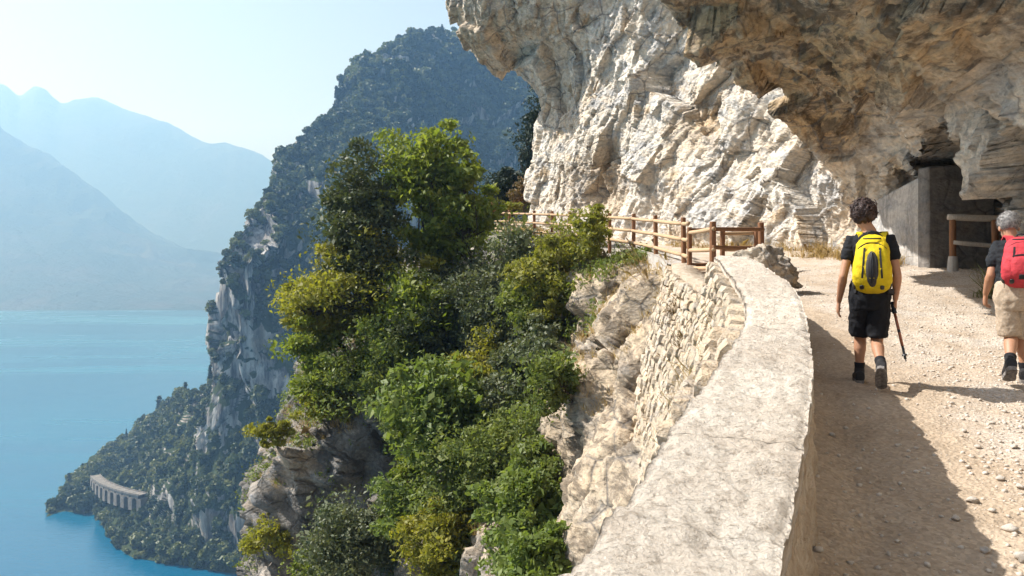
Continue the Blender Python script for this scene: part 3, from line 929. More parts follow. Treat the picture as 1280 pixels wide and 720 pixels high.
# the stepped barrier where the fence meets the parapet
gate = thing('wooden_barrier', 'dark brown wooden barrier of thick posts at the end of the stone parapet', 'barrier')
def pt(px, d): return ((px - 640) / F_PX * d, d)
def gz_(py, d): return (HOR - py) / F_PX * d
C_ = {'B': (862, 19.4, 336, 284), 'C': (891, 17.6, 338, 277), 'D': (903, 19.6, 330, 286), 'F': (952, 18.8, 322, 278), 'E': (945, 19.8, 322, 284)}
gp = {}
for k, (px, d, yb, yt) in C_.items():
    x, y = pt(px, d)
    zb = gz_(yb, d)
    post(gate, x, y, gz_(yt, d) - zb, .075 if k in 'CF' else .062, zb, .5)
    gp[k] = (x, y)
def lvl(k, py): return np.array([gp[k][0], gp[k][1], gz_(py, C_[k][1])])
off = np.array([0, -.07, 0])
for yB, yC in ((291, 286), (313, 312), (335, 335)):
    rail(gate, lvl('B', yB) + off, lvl('C', yC) + off, .05, 'rail')
for yC, yF in ((286.5, 287), (309, 309.5)):
    rail(gate, lvl('C', yC) + off * .8, lvl('F', yF) + off, .048, 'rail_dark')
for yD, yE in ((292, 291), (312, 311)):
    rail(gate, lvl('D', yD) - off, lvl('E', yE) - off, .045, 'rail')
for hz in (1.02, .62, .22):
    rail(fence, np.array([pts[0][0] - .03, pts[0][1], pts[0][2] + hz]), np.array([gp['B'][0] - .03, gp['B'][1], pts[0][2] - .05 + hz]), .052)
rail(gate, lvl('B', 287), lvl('D', 287), .042, 'rail_dark')
rail(gate, lvl('B', 331), lvl('D', 329), .042, 'rail_dark')

# ------------------------------------------------------------------ boulder, concrete wall, railing by the gallery
def rock_mesh(name, r, seed, sub=5, amp=.35):
    V, F = ico(sub)
    n = V / np.linalg.norm(V, axis=1, keepdims=True)
    D = amp * facet(V * 1.3 + seed, seed) + amp * .45 * facet(V * 3.1 + seed, seed + 1) + amp * .16 * facet(V * 8 + seed, seed + 2)
    V = (V + n * D[:, None]) * np.asarray(r, float)
    return make_mesh(name, V, F)
o = obj('boulder', rock_mesh('boulder', (.55, .52, .37), 5), M['boulder'], None, 'rough pale boulder lying behind the far end of the parapet', 'boulder')
o.location = P(958, 336, 14.6); o.rotation_euler = (0, .35, .3)

M['concrete'] = mat_rock('old_concrete', (0.50, 0.47, 0.43), (0.44, 0.40, 0.35), (0.36, 0.35, 0.335), (0.36, 0.30, 0.22), (0.17, 0.165, 0.16), 0.85, 0.35, 1.2)
M['concrete_dark'] = mat_rock('shade_toned_concrete', (0.22, 0.205, 0.185), (0.19, 0.17, 0.15), (0.15, 0.145, 0.14), (0.2, 0.16, 0.12), (0.06, 0.058, 0.055), 0.9, 0.35, 1.2)  # darker copy of the concrete, the hollow's shade put into its colour
cw = thing('concrete_wall', 'grey concrete wall closing the hollow in the cliff behind the railing', 'wall')
def slab(a, b, h0, h1, thick, side):
    """vertical concrete slab from a to b (plan), top falling from h0 to h1"""
    a = np.array(a, float); b = np.array(b, float)
    d = (b - a) / np.linalg.norm(b - a); n = np.array([-d[1], d[0]]) * side
    nl, nh = 60, 46
    t = np.linspace(0, 1, nl); u = np.linspace(0, 1, nh)
    base = zpath((a + (b - a) * t[:, None])[:, 0], (a + (b - a) * t[:, None])[:, 1]) - .3
    top = base + .3 + h0 + (h1 - h0) * t
    f = np.stack([np.broadcast_to((a[0] + (b - a)[0] * t)[:, None], (nl, nh)), np.broadcast_to((a[1] + (b - a)[1] * t)[:, None], (nl, nh)), base[:, None] + (top - base)[:, None] * u], 2).reshape(-1, 3)
    rel = (.012 * fbm(f / .5, 4, 301) + .008 * facet(f / .2, 302) + .006 * (np.abs(((f[:, 2] + 10) % .5) - .25) < .012))
    bk = f - np.append(n * thick, 0)
    f = f + np.append(n, 0) * rel[:, None]
    V = np.concatenate([f, bk])
    N_ = nl * nh; idx = np.arange(N_).reshape(nl, nh)
    def sd(l): return np.stack([l[:-1], l[1:], l[1:] + N_, l[:-1] + N_], 1)
    Fv = np.concatenate([grid_faces(nl, nh), grid_faces(nl, nh, True) + N_, sd(idx[:, 0]), sd(idx[::-1, -1]), sd(idx[0, ::-1]), sd(idx[-1, :])])
    return make_mesh('concrete_panel', V, Fv)
o = obj('concrete_panel', slab((9.02, 17.67), (9.28, 20.7), 2.0, 1.4, .4, 1), M['concrete'], cw)
o['label'] = 'half sunlit panel with a sloping top'
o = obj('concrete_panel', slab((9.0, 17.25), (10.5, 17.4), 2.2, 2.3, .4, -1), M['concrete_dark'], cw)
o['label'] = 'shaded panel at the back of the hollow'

rl = thing('wooden_railing', 'weathered wooden railing of two posts in front of the dark hollow', 'railing')
a = np.array([*pt(1191, 16.2), 0]); b = np.array([*pt(1245, 16.0), 0])
ga, gb = ground_z(a[0], a[1]), ground_z(b[0], b[1])
za, zb2 = gz_(271, 16.2), gz_(273, 16.0)
post(rl, a[0], a[1], za - ga - .03, .065, ga, .2)
post(rl, b[0], b[1], zb2 - gb - .03, .065, gb, .2)
rail(rl, (a[0] - .1, a[1], za), (b[0] + .2, b[1], zb2), .065, 'rail_grey', .0)
rail(rl, (a[0], a[1] - .07, gz_(303, 16.1)), (b[0] + .1, b[1] - .07, gz_(308, 16)), .045, 'rail_grey', .02)
V, F = tube([(a[0], a[1], ga - .1), (a[0], a[1], ga + .12), (a[0], a[1], ga + .30)], [.11, .10, .085], 12, True, .05)
obj('footing', make_mesh('footing', V, F), M['kerb'], rl)

# ------------------------------------------------------------------ viaduct of the shore road
def viaduct():
    v = thing('viaduct', 'pale stone road viaduct with arches on the wooded point above the lake', 'viaduct')
    M['via'] = mat_simple('viaduct_stone', (0.23, 0.21, 0.185), 0.9, 0.12, .6, .5, .2, .15, (0.14, 0.13, 0.115))
    A = P(119, 596, 486); B = P(178, 618, 446)
    mid = (A + B) / 2 + np.array([-6.0, -5.0, 0])
    N = 9
    def pos(t): return (1 - t) ** 2 * A + 2 * t * (1 - t) * mid + t * t * B
    zt = (A[2] + B[2]) / 2
    bot = [4.0, 5, 6, 6.5, 7, 7, 7, 7, 7, 7.0]
    th = 5.0
    for k in range(N + 1):
        t = k / N
        c = pos(t); d = pos(min(1, t + .01)) - pos(max(0, t - .01)); rz = math.atan2(d[1], d[0])
        V, F = box(c[0], c[1], zt - 1.6 - bot[k] / 2, 3.4, th, bot[k], rz)
        obj('pier', make_mesh('pier', V, F), M['via'], v)
    for k in range(N):
        a, b = pos(k / N), pos((k + 1) / N)
        d = b - a; L = np.linalg.norm(d[:2]); dx = d / L; dx[2] = 0
        n = np.array([-dx[1], dx[0], 0])
        hw = L / 2
        prof = []
        sp = hw - 1.75
        for ang in np.linspace(math.pi, 0, 11):
            prof.append((sp * math.cos(ang), sp * math.sin(ang)))
        rise = sp
        outline = [(-hw, 0)] + prof + [(hw, 0), (hw, rise + 1.6), (-hw, rise + 1.6)]
        c = (a + b) / 2; zb = zt - 1.6 - rise
        V = []
        for s in (-1, 1):
            for (u, w) in outline:
                V.append(np.array([c[0], c[1], zb + w]) + dx * u + n * s * (th / 2 - .06))
        m = len(outline)
        # ring strip faces between the arch and the top edge
        F = []
        top_n = 11
        V2 = []
        for s in (-1, 1):
            for i, (u, w) in enumerate(prof):
                V2.append(np.array([c[0], c[1], zb + w]) + dx * u + n * s * (th / 2 - .06))
            for i, (u, w) in enumerate(prof):
                uu = -hw + 2 * hw * i / 10
                V2.append(np.array([c[0], c[1], zb + rise + 1.6]) + dx * uu + n * s * (th / 2 - .06))
        for s in (0, 1):
            o0 = s * 22
            for i in range(10):
                q = [o0 + i, o0 + i + 1, o0 + 11 + i + 1, o0 + 11 + i]
                F.append(q if s == 0 else q[::-1])
        for i in range(10):
            F.append([i, 22 + i, 22 + i + 1, i + 1])
        obj('arch', make_mesh('arch', np.array(V2), F), M['via'], v)
        V, F = box(c[0], c[1], zt + .25, L + .4, th + .5, .5, math.atan2(dx[1], dx[0]))
        obj('deck', make_mesh('deck', V, F), M['via'], v)
        for s in (-1, 1):
            V, F = box(c[0] + n[0] * s * th / 2, c[1] + n[1] * s * th / 2, zt + .75, L + .2, .4, .6, math.atan2(dx[1], dx[0]))
            obj('parapet', make_mesh('parapet', V, F), M['via'], v)
viaduct()
# ------------------------------------------------------------------ vegetation
def leaf_quads(C, size, rg, up=0.35, aspect=0.5, fold=0.25):
    """diamond leaves at C with random frames"""
    n = len(C)
    d = rg.normal(size=(n, 3)); d /= np.linalg.norm(d, axis=1, keepdims=True)
    w = rg.normal(size=(n, 3)) + np.array([0, 0, up * 3.0])
    s = np.cross(d, w); s /= np.linalg.norm(s, axis=1, keepdims=True) + 1e-9
    nn = np.cross(s, d)
    L = size * rg.lognormal(-.06, .36, (n, 1))
    a = C - d * L * .5
    b = C + d * L * .5
    m1 = C + s * L * aspect * .5 + nn * L * fold * .3
    m2 = C - s * L * aspect * .5 + nn * L * fold * .3
    V = np.stack([a, m1, b, m2], 1).reshape(-1, 3)
    F = np.arange(4 * n).reshape(n, 4)
    return V, F

LEAF = {
 'oak': mat_leaf('holm_oak_leaf', (0.050, 0.070, 0.026), (0.115, 0.122, 0.050), .25),
 'bright': mat_leaf('ash_leaf', (0.125, 0.175, 0.026), (0.250, 0.270, 0.050), .48),
 'yellow': mat_leaf('hornbeam_leaf', (0.195, 0.200, 0.026), (0.300, 0.265, 0.045), .48),
 'mid': mat_leaf('shrub_leaf', (0.100, 0.145, 0.034), (0.205, 0.220, 0.062), .42),
 'grey': mat_leaf('grey_shrub_leaf', (0.090, 0.115, 0.056), (0.165, 0.170, 0.090), .3),
 'fig': mat_leaf('fig_leaf', (0.110, 0.160, 0.034), (0.200, 0.235, 0.062), .42),
 'rust': mat_leaf('dry_leaf', (0.170, 0.085, 0.030), (0.130, 0.100, 0.040), .3),
 'lime': mat_leaf('lime_shrub_leaf', (0.200, 0.215, 0.035), (0.260, 0.235, 0.050), .42),
 'dark': mat_leaf('cypress_leaf', (0.018, 0.032, 0.014), (0.035, 0.050, 0.022), .1),
}
M['bark'] = mat_simple('bark', (0.095, 0.075, 0.055), 0.95, .15, 14, .8, .03, .1, (0.05, 0.04, 0.032))
M['bark_pale'] = mat_simple('pale_bark', (0.24, 0.21, 0.17), 0.95, .15, 14, .8, .03, .1, (0.13, 0.11, 0.09))

def plant(name, label, cat, base, centre, radii, leaf, nclump, nleaf, lsize, seed, clump_r=.30, flat=.6, trunk=.07, group=None, bark='bark', up=.35, hollow=.45, skirts=0.0):
    """base: foot in the world; centre, radii: the crown's ellipsoid; the crown is built of leafy clumps at branch ends"""
    rg = np.random.default_rng(seed)
    base = np.asarray(base, float); centre = np.asarray(centre, float); radii = np.asarray(radii, float)
    root = thing(name, label, cat, tuple(base), 0.0, group)
    cl = []
    nlobe = max(5, nclump // 5)
    lobes = []
    while len(lobes) < nlobe:
        u = rg.normal(size=3); u /= np.linalg.norm(u)
        q = u * rg.uniform(.30, .86)
        if q[2] > -.8: lobes.append((q, rg.uniform(.34, .62)))
    while len(cl) < nclump:
        u = rg.normal(size=3); u /= np.linalg.norm(u)
        r = rg.uniform(hollow, 1.0) ** .6
        lc, lr = lobes[rg.integers(nlobe)]
        q = lc + u * r * lr * np.array([1, 1, .8]) * min(1.4, 1 + .3 * rg.normal())
        if q[2] < -0.85: continue
        cl.append(centre + q * radii)
    cl = np.array(cl)
    # branches
    mb = MB()
    H = centre - base
    forks = [base + H * t + np.append(rg.normal(size=2) * np.linalg.norm(H) * .05, 0) for t in (0, .3, .6, .9, 1.15)]
    V, F = tube(forks, [trunk * 1.25, trunk, trunk * .8, trunk * .55, trunk * .2], 8, True, .08)
    mb.add(V - base, F)
    order = rg.permutation(len(cl))[:min(len(cl), 44)]
    for i in order:
        c = cl[i]
        k = int(np.clip(rg.integers(1, 4), 1, 3))
        s = forks[k]
        m = (s + c) / 2 + rg.normal(size=3) * np.linalg.norm(c - s) * .10 + np.array([0, 0, -.08 * np.linalg.norm(c - s)])
        V, F = tube([s, (s + m) / 2, m, (m + c) / 2, c], np.array([.45, .38, .3, .2, .08]) * trunk, 5, False)
        mb.add(V - base, F)
    obj('trunk', mb.mesh('trunk', True), M[bark], root)
    # leaves
    w = rg.uniform(.5, 1.5, len(cl)); w /= w.sum()
    counts = rg.multinomial(nleaf, w)
    R0 = radii.mean()
    pts = []
    for c, k in zip(cl, counts):
        cr = R0 * clump_r * rg.lognormal(0, .42)
        g = rg.normal(size=(k, 3)) * .55
        l = np.linalg.norm(g, axis=1, keepdims=True)
        g = g / np.maximum(l, 1e-6) * np.minimum(l, 1.25) ** .7
        pts.append(c + g * np.array([cr, cr, cr * flat]) + np.array([0, 0, -1]) * skirts * (g[:, :1] ** 2 + g[:, 1:2] ** 2) * cr)
    pts = np.concatenate(pts)
    V, F = leaf_quads(pts - base, lsize, rg, up)
    obj('crown', make_mesh('crown', V, F), LEAF[leaf], root)
    return root

def crown_at(px0, px1, py0, py1, d, deep=.8):
    c = P((px0 + px1) / 2, (py0 + py1) / 2, d)
    rx = (px1 - px0) / 2 / F_PX * d; rz = (py1 - py0) / 2 / F_PX * d
    return c, np.array([rx, min(rx, rz) * deep + .15 * rx, rz])

# (name, label, category, base pixel on the bluff, crown box, distance offset, leaf, clumps, leaves, leaf size, options)
PL = [
 ('holm_oak', 'tall dark olive-green evergreen tree at the left of the tree clump', 'tree', (468, 430), (420, 496, 174, 350), 34.9, 'oak', 42, 15000, .17, dict(trunk=.16, clump_r=.42)),
 ('ash_tree', 'tall bright green leafy tree standing highest in the clump before the fence', 'tree', (548, 395), (492, 608, 166, 335), 36.2, 'bright', 50, 13000, .20, dict(trunk=.15, clump_r=.36)),
 ('ash_tree', 'slim bright green tree reaching over the far end of the wooden fence', 'tree', (590, 370), (556, 604, 212, 292), 36.4, 'bright', 20, 4200, .20, dict(trunk=.08, clump_r=.42)),
 ('hornbeam_tree', 'yellow-green tree stretching a flat branch out over the drop', 'tree', (440, 450), (346, 432, 352, 420), 35.2, 'yellow', 22, 5200, .17, dict(trunk=.10, clump_r=.40, flat=.35)),
 ('hornbeam_tree', 'golden-green tree below the dark evergreen', 'tree', (470, 440), (382, 525, 290, 440), 35.0, 'yellow', 40, 9000, .17, dict(trunk=.10, clump_r=.34, flat=.45)),
 ('leafy_shrub', 'mid-green shrub hanging below the outstretched yellow-green branch', 'shrub', (410, 480), (342, 425, 395, 510), 34.6, 'bright', 26, 4200, .16, dict(trunk=.06, clump_r=.36)),
 ('dark_shrub', 'large dark grey-green shrub under the fence', 'shrub', (600, 480), (560, 668, 296, 470), 33.2, 'grey', 60, 17000, .13, dict(trunk=.10, clump_r=.34)),
 ('dark_shrub', 'dark olive shrub between the golden tree and the grey-green shrub', 'shrub', (545, 480), (490, 600, 330, 480), 33.6, 'oak', 46, 13000, .14, dict(trunk=.10, clump_r=.34)),
 ('ash_sapling', 'slender light green sapling in front of the dark shrubs', 'sapling', (520, 450), (470, 560, 318, 450), 32.8, 'bright', 26, 3600, .19, dict(trunk=.05, clump_r=.38)),
 ('lime_shrub', 'sunlit yellow-green shrub growing up against the wooden fence', 'shrub', (712, 405), (662, 750, 300, 396), 27.4, 'lime', 40, 9000, .12, dict(trunk=.05, clump_r=.32)),
 ('lime_shrub', 'thin yellow-green shoot rising above the fence rails', 'shrub', (735, 330), (722, 762, 254, 318), 27.8, 'lime', 10, 1500, .12, dict(trunk=.03, clump_r=.42)),
 ('leafy_shrub', 'olive shrub on the ledge below the lime-coloured shrub', 'shrub', (668, 450), (632, 700, 340, 440), 29.5, 'mid', 30, 6000, .13, dict(trunk=.05, clump_r=.34)),
 ('fig_shrub', 'broad-leaved green shrub in the middle of the gully', 'shrub', (560, 570), (488, 640, 452, 585), 28.0, 'fig', 46, 6500, .20, dict(trunk=.06, clump_r=.32)),
 ('feathery_shrub', 'feathery mid-green shrub right of the broad-leaved one', 'shrub', (625, 610), (560, 690, 498, 630), 25.8, 'mid', 40, 9500, .11, dict(trunk=.05, clump_r=.34)),
 ('leafy_shrub', 'deep green bush at the picture bottom beside the wall', 'shrub', (665, 715), (606, 726, 592, 730), 22.8, 'fig', 44, 8500, .13, dict(trunk=.05, clump_r=.33)),
 ('grey_shrub', 'grey-green bush in the shade under the overhanging rock', 'shrub', (450, 690), (394, 506, 612, 735), 29.5, 'grey', 46, 10500, .13, dict(trunk=.06, clump_r=.34)),
 ('leafy_shrub', 'yellowish bush at the bottom of the gully', 'shrub', (560, 715), (508, 612, 622, 735), 25.5, 'yellow', 34, 6500, .12, dict(trunk=.05, clump_r=.34)),
 ('leafy_shrub', 'small green bush on the lip of the shaded outcrop', 'shrub', (500, 540), (474, 560, 480, 556), 31.0, 'mid', 32, 6200, .14, dict(trunk=.05, clump_r=.34)),
 ('yellow_shrub', 'low golden scrub crowning the outcrop', 'shrub', (420, 515), (368, 472, 488, 524), 33.2, 'yellow', 26, 3600, .12, dict(trunk=.03, clump_r=.34)),
 ('yellow_shrub', 'small yellow-green bush clinging to the left edge of the outcrop', 'shrub', (345, 560), (318, 362, 520, 560), 33.2, 'yellow', 14, 1900, .12, dict(trunk=.03, clump_r=.4)),
 ('thin_shrub', 'open twiggy green shrub leaning left below the tan rock', 'shrub', (715, 505), (648, 732, 440, 515), 22.5, 'mid', 24, 2600, .11, dict(trunk=.04, clump_r=.34)),
 ('yellow_shrub', 'ochre-green scrub low on the outcrop foot', 'shrub', (340, 690), (312, 372, 640, 700), 32.2, 'yellow', 18, 2600, .12, dict(trunk=.03, clump_r=.36)),
 ('leafy_shrub', 'light green shoots at the foot of the grey-green bush', 'shrub', (400, 705), (362, 424, 672, 725), 29.8, 'bright', 14, 1800, .13, dict(trunk=.03, clump_r=.36)),
 ('leafy_shrub', 'pale green tuft beside the shaded outcrop', 'shrub', (500, 600), (482, 530, 570, 612), 29.0, 'bright', 12, 1400, .14, dict(trunk=.03, clump_r=.36)),
 ('yellow_shrub', 'yellow-green scrub beside the grey rock under the tan cliff', 'shrub', (690, 590), (640, 712, 540, 610), 23.6, 'mid', 20, 3000, .11, dict(trunk=.03, clump_r=.36)),
 ('leafy_shrub', 'shaded green bush filling the notch below the kerb', 'shrub', (655, 500), (610, 670, 440, 520), 27.0, 'grey', 22, 4200, .13, dict(trunk=.04, clump_r=.38)),
]
PL += [
 ('leafy_shrub', 'spreading olive-green shrub below the golden-green tree', 'shrub', (470, 500), (420, 545, 405, 505), 33.2, 'mid', 34, 6500, .14, dict(trunk=.06, clump_r=.34)),
 ('leafy_shrub', 'yellowish scrub on the steep bank above the broad-leaved shrub', 'shrub', (600, 500), (555, 650, 425, 510), 29.4, 'yellow', 26, 4200, .12, dict(trunk=.04, clump_r=.36)),
 ('grey_shrub', 'grey-green scrub hanging over the gully beside the tan rock', 'shrub', (680, 470), (645, 715, 395, 480), 25.6, 'grey', 24, 4200, .12, dict(trunk=.04, clump_r=.36)),
 ('leafy_shrub', 'olive bush between the feathery shrub and the yellowish bush', 'shrub', (590, 660), (535, 650, 570, 670), 26.2, 'mid', 32, 6000, .12, dict(trunk=.04, clump_r=.36)),
 ('leafy_shrub', 'bright sprig of leaves low on the left of the gully', 'shrub', (510, 660), (470, 560, 600, 680), 27.6, 'fig', 24, 3600, .14, dict(trunk=.04, clump_r=.36)),
 ('leafy_shrub', 'green bush squeezed between the wall foot and the deep green bush', 'shrub', (690, 640), (650, 728, 556, 650), 21.8, 'mid', 26, 4200, .11, dict(trunk=.04, clump_r=.36)),
 ('leafy_shrub', 'low leafy bush at the bottom edge under the parapet', 'shrub', (690, 718), (640, 735, 650, 740), 20.8, 'fig', 26, 4200, .12, dict(trunk=.04, clump_r=.36)),
 ('leafy_shrub', 'yellow-green bush spilling down the left side of the gully top', 'shrub', (420, 470), (372, 470, 420, 495), 33.8, 'bright', 26, 4200, .14, dict(trunk=.04, clump_r=.36)),
]
seed = 500
for (nm, lb, ct, bp, cb, dd, lf, nc, nl, ls, kw) in PL:
    seed += 1
    hit, nor = on_bluff(*bp)
    if hit is not None: dd = min(dd, hit.y - .1)
    c, rad = crown_at(*cb, dd)
    rad = rad * (1.28 if lf == 'lime' else 1.14)
    base = np.array(hit) - np.array(nor) * .12 if hit is not None else c - [0, 0, rad[2]]
    kw['clump_r'] = kw.get('clump_r', .3) * .74
    plant(nm, lb, ct, base, c, rad, lf, int(nc * 2.2), int(nl * 1.7), ls * 1.14, seed, **kw)

# trees standing on the path's far bend
def free_plant(nm, lb, ct, cb, d, lf, nc, nl, ls, **kw):
    global seed
    seed += 1
    c, rad = crown_at(*cb, d)
    x, y = c[0], c[1]
    zb = min(float(zpath(x, y)), c[2] - rad[2])
    plant(nm, lb, ct, (x, y, zb - .1), c, rad, lf, nc, nl, ls, seed, **kw)
free_plant('dark_tree', 'dark evergreen tree on the bend where the path leaves the fence', 'tree', (606, 648, 196, 268), 50, 'dark', 26, 7000, .2, trunk=.1, clump_r=.36)
free_plant('rust_shrub', 'rust-brown shrub tucked against the cliff at the far bend', 'shrub', (638, 672, 216, 262), 47, 'rust', 20, 3600, .16, trunk=.06, clump_r=.36)
free_plant('small_shrub', 'pale yellow-green shrub beneath the rust-brown one', 'shrub', (630, 652, 244, 268), 45, 'lime', 12, 1400, .13, trunk=.03, clump_r=.38)
free_plant('leafy_shrub', 'low green thicket closing the view at the end of the path', 'shrub', (596, 676, 236, 280), 53, 'mid', 40, 7000, .2, trunk=.06, clump_r=.26)
free_plant('cypress_tree', 'narrow dark cypress beside the cliff edge', 'tree', (661, 676, 112, 262), 62, 'dark', 46, 9000, .22, trunk=.1, clump_r=.5, hollow=.1)

# dry grass and low scrub clothing the bluff
def tuft_mesh(name, pts, nrm, blades, h, w, rg, bend=.5):
    hv = np.repeat(rg.lognormal(-.25, .45, (len(pts), 1)), blades, 0)
    n = len(pts) * blades
    b = np.repeat(pts, blades, 0) + rg.normal(size=(n, 3)) * [.07, .07, .015]
    d = np.repeat(nrm, blades, 0) * .35 + rg.normal(size=(n, 3)) * .45 + [0, 0, .9]
    d /= np.linalg.norm(d, axis=1, keepdims=True)
    s = np.cross(d, rg.normal(size=(n, 3))); s /= np.linalg.norm(s, axis=1, keepdims=True)
    L = h * hv * rg.uniform(.5, 1.3, (n, 1))
    m = b + d * L * .6
    t = b + d * L + rg.normal(size=(n, 3)) * L * bend * .4 - np.array([0, 0, .12]) * L
    W = w * rg.uniform(.6, 1.3, (n, 1))
    V = np.stack([b - s * W, b + s * W, m + s * W * .7, t, m - s * W * .7], 1).reshape(-1, 3)
    return make_mesh(name, V, np.arange(5 * n).reshape(n, 5))
M['straw'] = mat_leaf('dry_grass_blade', (0.36, 0.235, 0.095), (0.46, 0.33, 0.16), .3)
M['grass'] = mat_leaf('green_grass_blade', (0.10, 0.115, 0.03), (0.20, 0.17, 0.06), .3)

rg = np.random.default_rng(90)
bN = grid_normals(bluff_G).reshape(-1, 3)
sel = (bV[:, 1] > 19) & (bV[:, 1] < 47) & (bV[:, 2] > -18) & (bN[:, 2] > .30)
dens = fbm(bV / 2.2, 3, 95)
idx = np.where(sel & (dens > -.05))[0]
idx = rg.choice(idx, 1800, replace=False)
obj('dry_grass', tuft_mesh('dry_grass', bV[idx], bN[idx], 12, .34, .006, rg), M['straw'], label='dry straw-coloured grass tufts growing on the bluff ledges', cat='grass', kind='stuff')
idx = np.where(sel & (dens < .1) & (bV[:, 1] > 24))[0]
idx = rg.choice(idx, 3600, replace=False)
C = np.repeat(bV[idx], 16, 0) + rg.normal(size=(3600 * 16, 3)) * [.16, .16, .11] + [0, 0, .10]
V, F = leaf_quads(C, .12, rg)
obj('ground_scrub', make_mesh('ground_scrub', V, F), LEAF['mid'], label='low green scrub covering the ledges of the bluff', cat='scrub', kind='stuff')

# grass at the cliff foot along the path
foot_pts = []
def scatter_line(pts, n, spread):
    pts = np.array(pts, float)
    t = rg.uniform(0, len(pts) - 1, n)
    k = np.minimum(t.astype(int), len(pts) - 2)
    q = pts[k] + (pts[k + 1] - pts[k]) * (t - k)[:, None] + rg.normal(size=(n, 2)) * spread
    return q
q = np.concatenate([scatter_line([(8.6, 20.6), (8.75, 19.2), (8.6, 17.9)], 60, .16), scatter_line([(8.9, 22.5), (8.4, 24), (7.2, 26.5), (5.6, 30)], 70, .3), scatter_line([(7.9, 21.5), (8.5, 21.0)], 26, .25), scatter_line([(3.0, 35), (.9, 40), (.4, 43)], 60, .35)])
q3 = np.array([[a, b, ground_z(a, b) - .01] for a, b in q])
obj('cliff_foot_grass', tuft_mesh('cliff_foot_grass', q3, np.tile([0, 0, 1.0], (len(q3), 1)), 26, .30, .006, rg), M['straw'], label='tufts of dry yellow grass along the foot of the cliff', cat='grass', kind='stuff')
q = scatter_line([(8.05, 12.9), (8.3, 13.6)], 34, .14)
q3 = np.array([[a, b, ground_z(a, b) - .01] for a, b in q])
obj('green_grass', tuft_mesh('green_grass', q3, np.tile([0, 0, 1.0], (len(q3), 1)), 24, .34, .008, rg), M['grass'], label='patch of green grass at the rock foot beside the man', cat='grass', kind='stuff')
# wispy straw on the outer face of the wall
yq = rg.uniform(5.2, 8.5, 40); zq = wall_top(yq) - rg.uniform(.3, 1.4, 40)
q3 = np.stack([wall_face(yq, zq) - .03, yq, zq], 1)
obj('wall_grass', tuft_mesh('wall_grass', q3, np.tile([-1.0, 0, .3], (40, 1)), 9, .34, .0025, rg), M['straw'], label='thin dry stalks sprouting from the outer face of the parapet', cat='grass', kind='stuff')
for (yq_, zd, lab) in ((15.6, .55, 'round tuft of dry brown twigs on the masonry under the barrier'), (13.6, .75, 'smaller tuft of dry twigs on the masonry near the parapet end')):
    zq_ = float(zpath(3, yq_)) - zd
    x_ = float(wall_face(yq_, zq_)[0])
    q3 = np.array([[x_ - .05, yq_, zq_]]) + rg.normal(size=(26, 3)) * [.05, .13, .10]
    obj('dry_tuft', tuft_mesh('dry_tuft', q3, np.tile([-1.0, 0, .1], (26, 1)), 14, .20, .005, rg), LEAF['rust'], None, lab, 'tuft', kind='stuff')

# ---- forest of the headland
def crown_variant(name, seed, conifer=False, n=230):
    rg = np.random.default_rng(seed)
    u = rg.normal(size=(n, 3)); u /= np.linalg.norm(u, axis=1, keepdims=True)
    if conifer:
        t = rg.uniform(0, 1, n)
        C = np.stack([u[:, 0] * .36 * (1 - t), u[:, 1] * .36 * (1 - t), -.6 + 2.3 * t], 1)
    else:
        r = .78 + .3 * fbm(u * 1.7 + seed, 3, seed)
        C = u * r[:, None] * rg.uniform(.7, 1.05, (n, 1)) * [1, 1, .85]
    V, F = leaf_quads(C, .42, rg, .2, .8)
    me = make_mesh(name, V, F)
    return me
fcol = bpy.data.collections.new('forest_crowns')
fl = [mat_leaf('forest_leaf', (0.050, 0.080, 0.030), (0.110, 0.125, 0.050), .15), mat_leaf('forest_leaf_light', (0.10, 0.13, 0.045), (0.19, 0.195, 0.08), .2), mat_leaf('forest_leaf_dark', (0.030, 0.052, 0.024), (0.060, 0.080, 0.034), .1)]
for k in range(6):
    o = bpy.data.objects.new('forest_crown', crown_variant('forest_crown', 700 + k, k == 5))
    o.data.materials.append(fl[k % 3] if k != 5 else fl[2])
    fcol.objects.link(o)
hp = head_G.reshape(-1, 3)
hN = grid_normals(head_G).reshape(-1, 3)
dA = np.linalg.norm(np.cross(np.gradient(head_G, axis=0), np.gradient(head_G, axis=1)), axis=2).ravel()
w = dA * sstep(.20, .44, hN[:, 2] + .32 * fbm(hp / 40, 4, 31) + .10 * sstep(20, 120, hp[:, 2])) * (hp[:, 2] > LAKE_Z + .1)
vdir = hp / np.linalg.norm(hp, axis=1, keepdims=True)
w = w * ((-(vdir * hN).sum(1)) > -.25)
px_ = 640 + hp[:, 0] / hp[:, 1] * F_PX
w = w * (px_ < 700)
rg = np.random.default_rng(77)
N_T = 16000
ii = rg.choice(len(hp), N_T, p=w / w.sum())
tp = hp[ii] + rg.normal(size=(N_T, 3)) * [.8, .8, .2]
sc = rg.lognormal(.92, .32, N_T) * (0.85 + .4 * sstep(400, 800, tp[:, 1]))
me = make_mesh('headland_forest', tp + np.stack([0 * sc, 0 * sc, sc * .45], 1), np.zeros((0, 3), dtype=np.int32))
set_attr(me, 'size', sc)
a = me.attributes.new('pick', 'INT', 'POINT'); a.data.foreach_set('value', np.where(rg.uniform(size=N_T) < .04, 5, np.where(rg.uniform(size=N_T) < .45, rg.integers(0, 5, N_T), np.where(fbm(tp / 55, 3, 88) > .08, 1, np.where(fbm(tp / 55, 3, 89) > .05, 2, 0)))).astype(np.int32))
set_attr(me, 'turn', rg.uniform(0, 6.28, N_T))
fo = obj('headland_forest', me, None, label='dense green forest covering the headland mountain across the bay', cat='forest', kind='stuff')
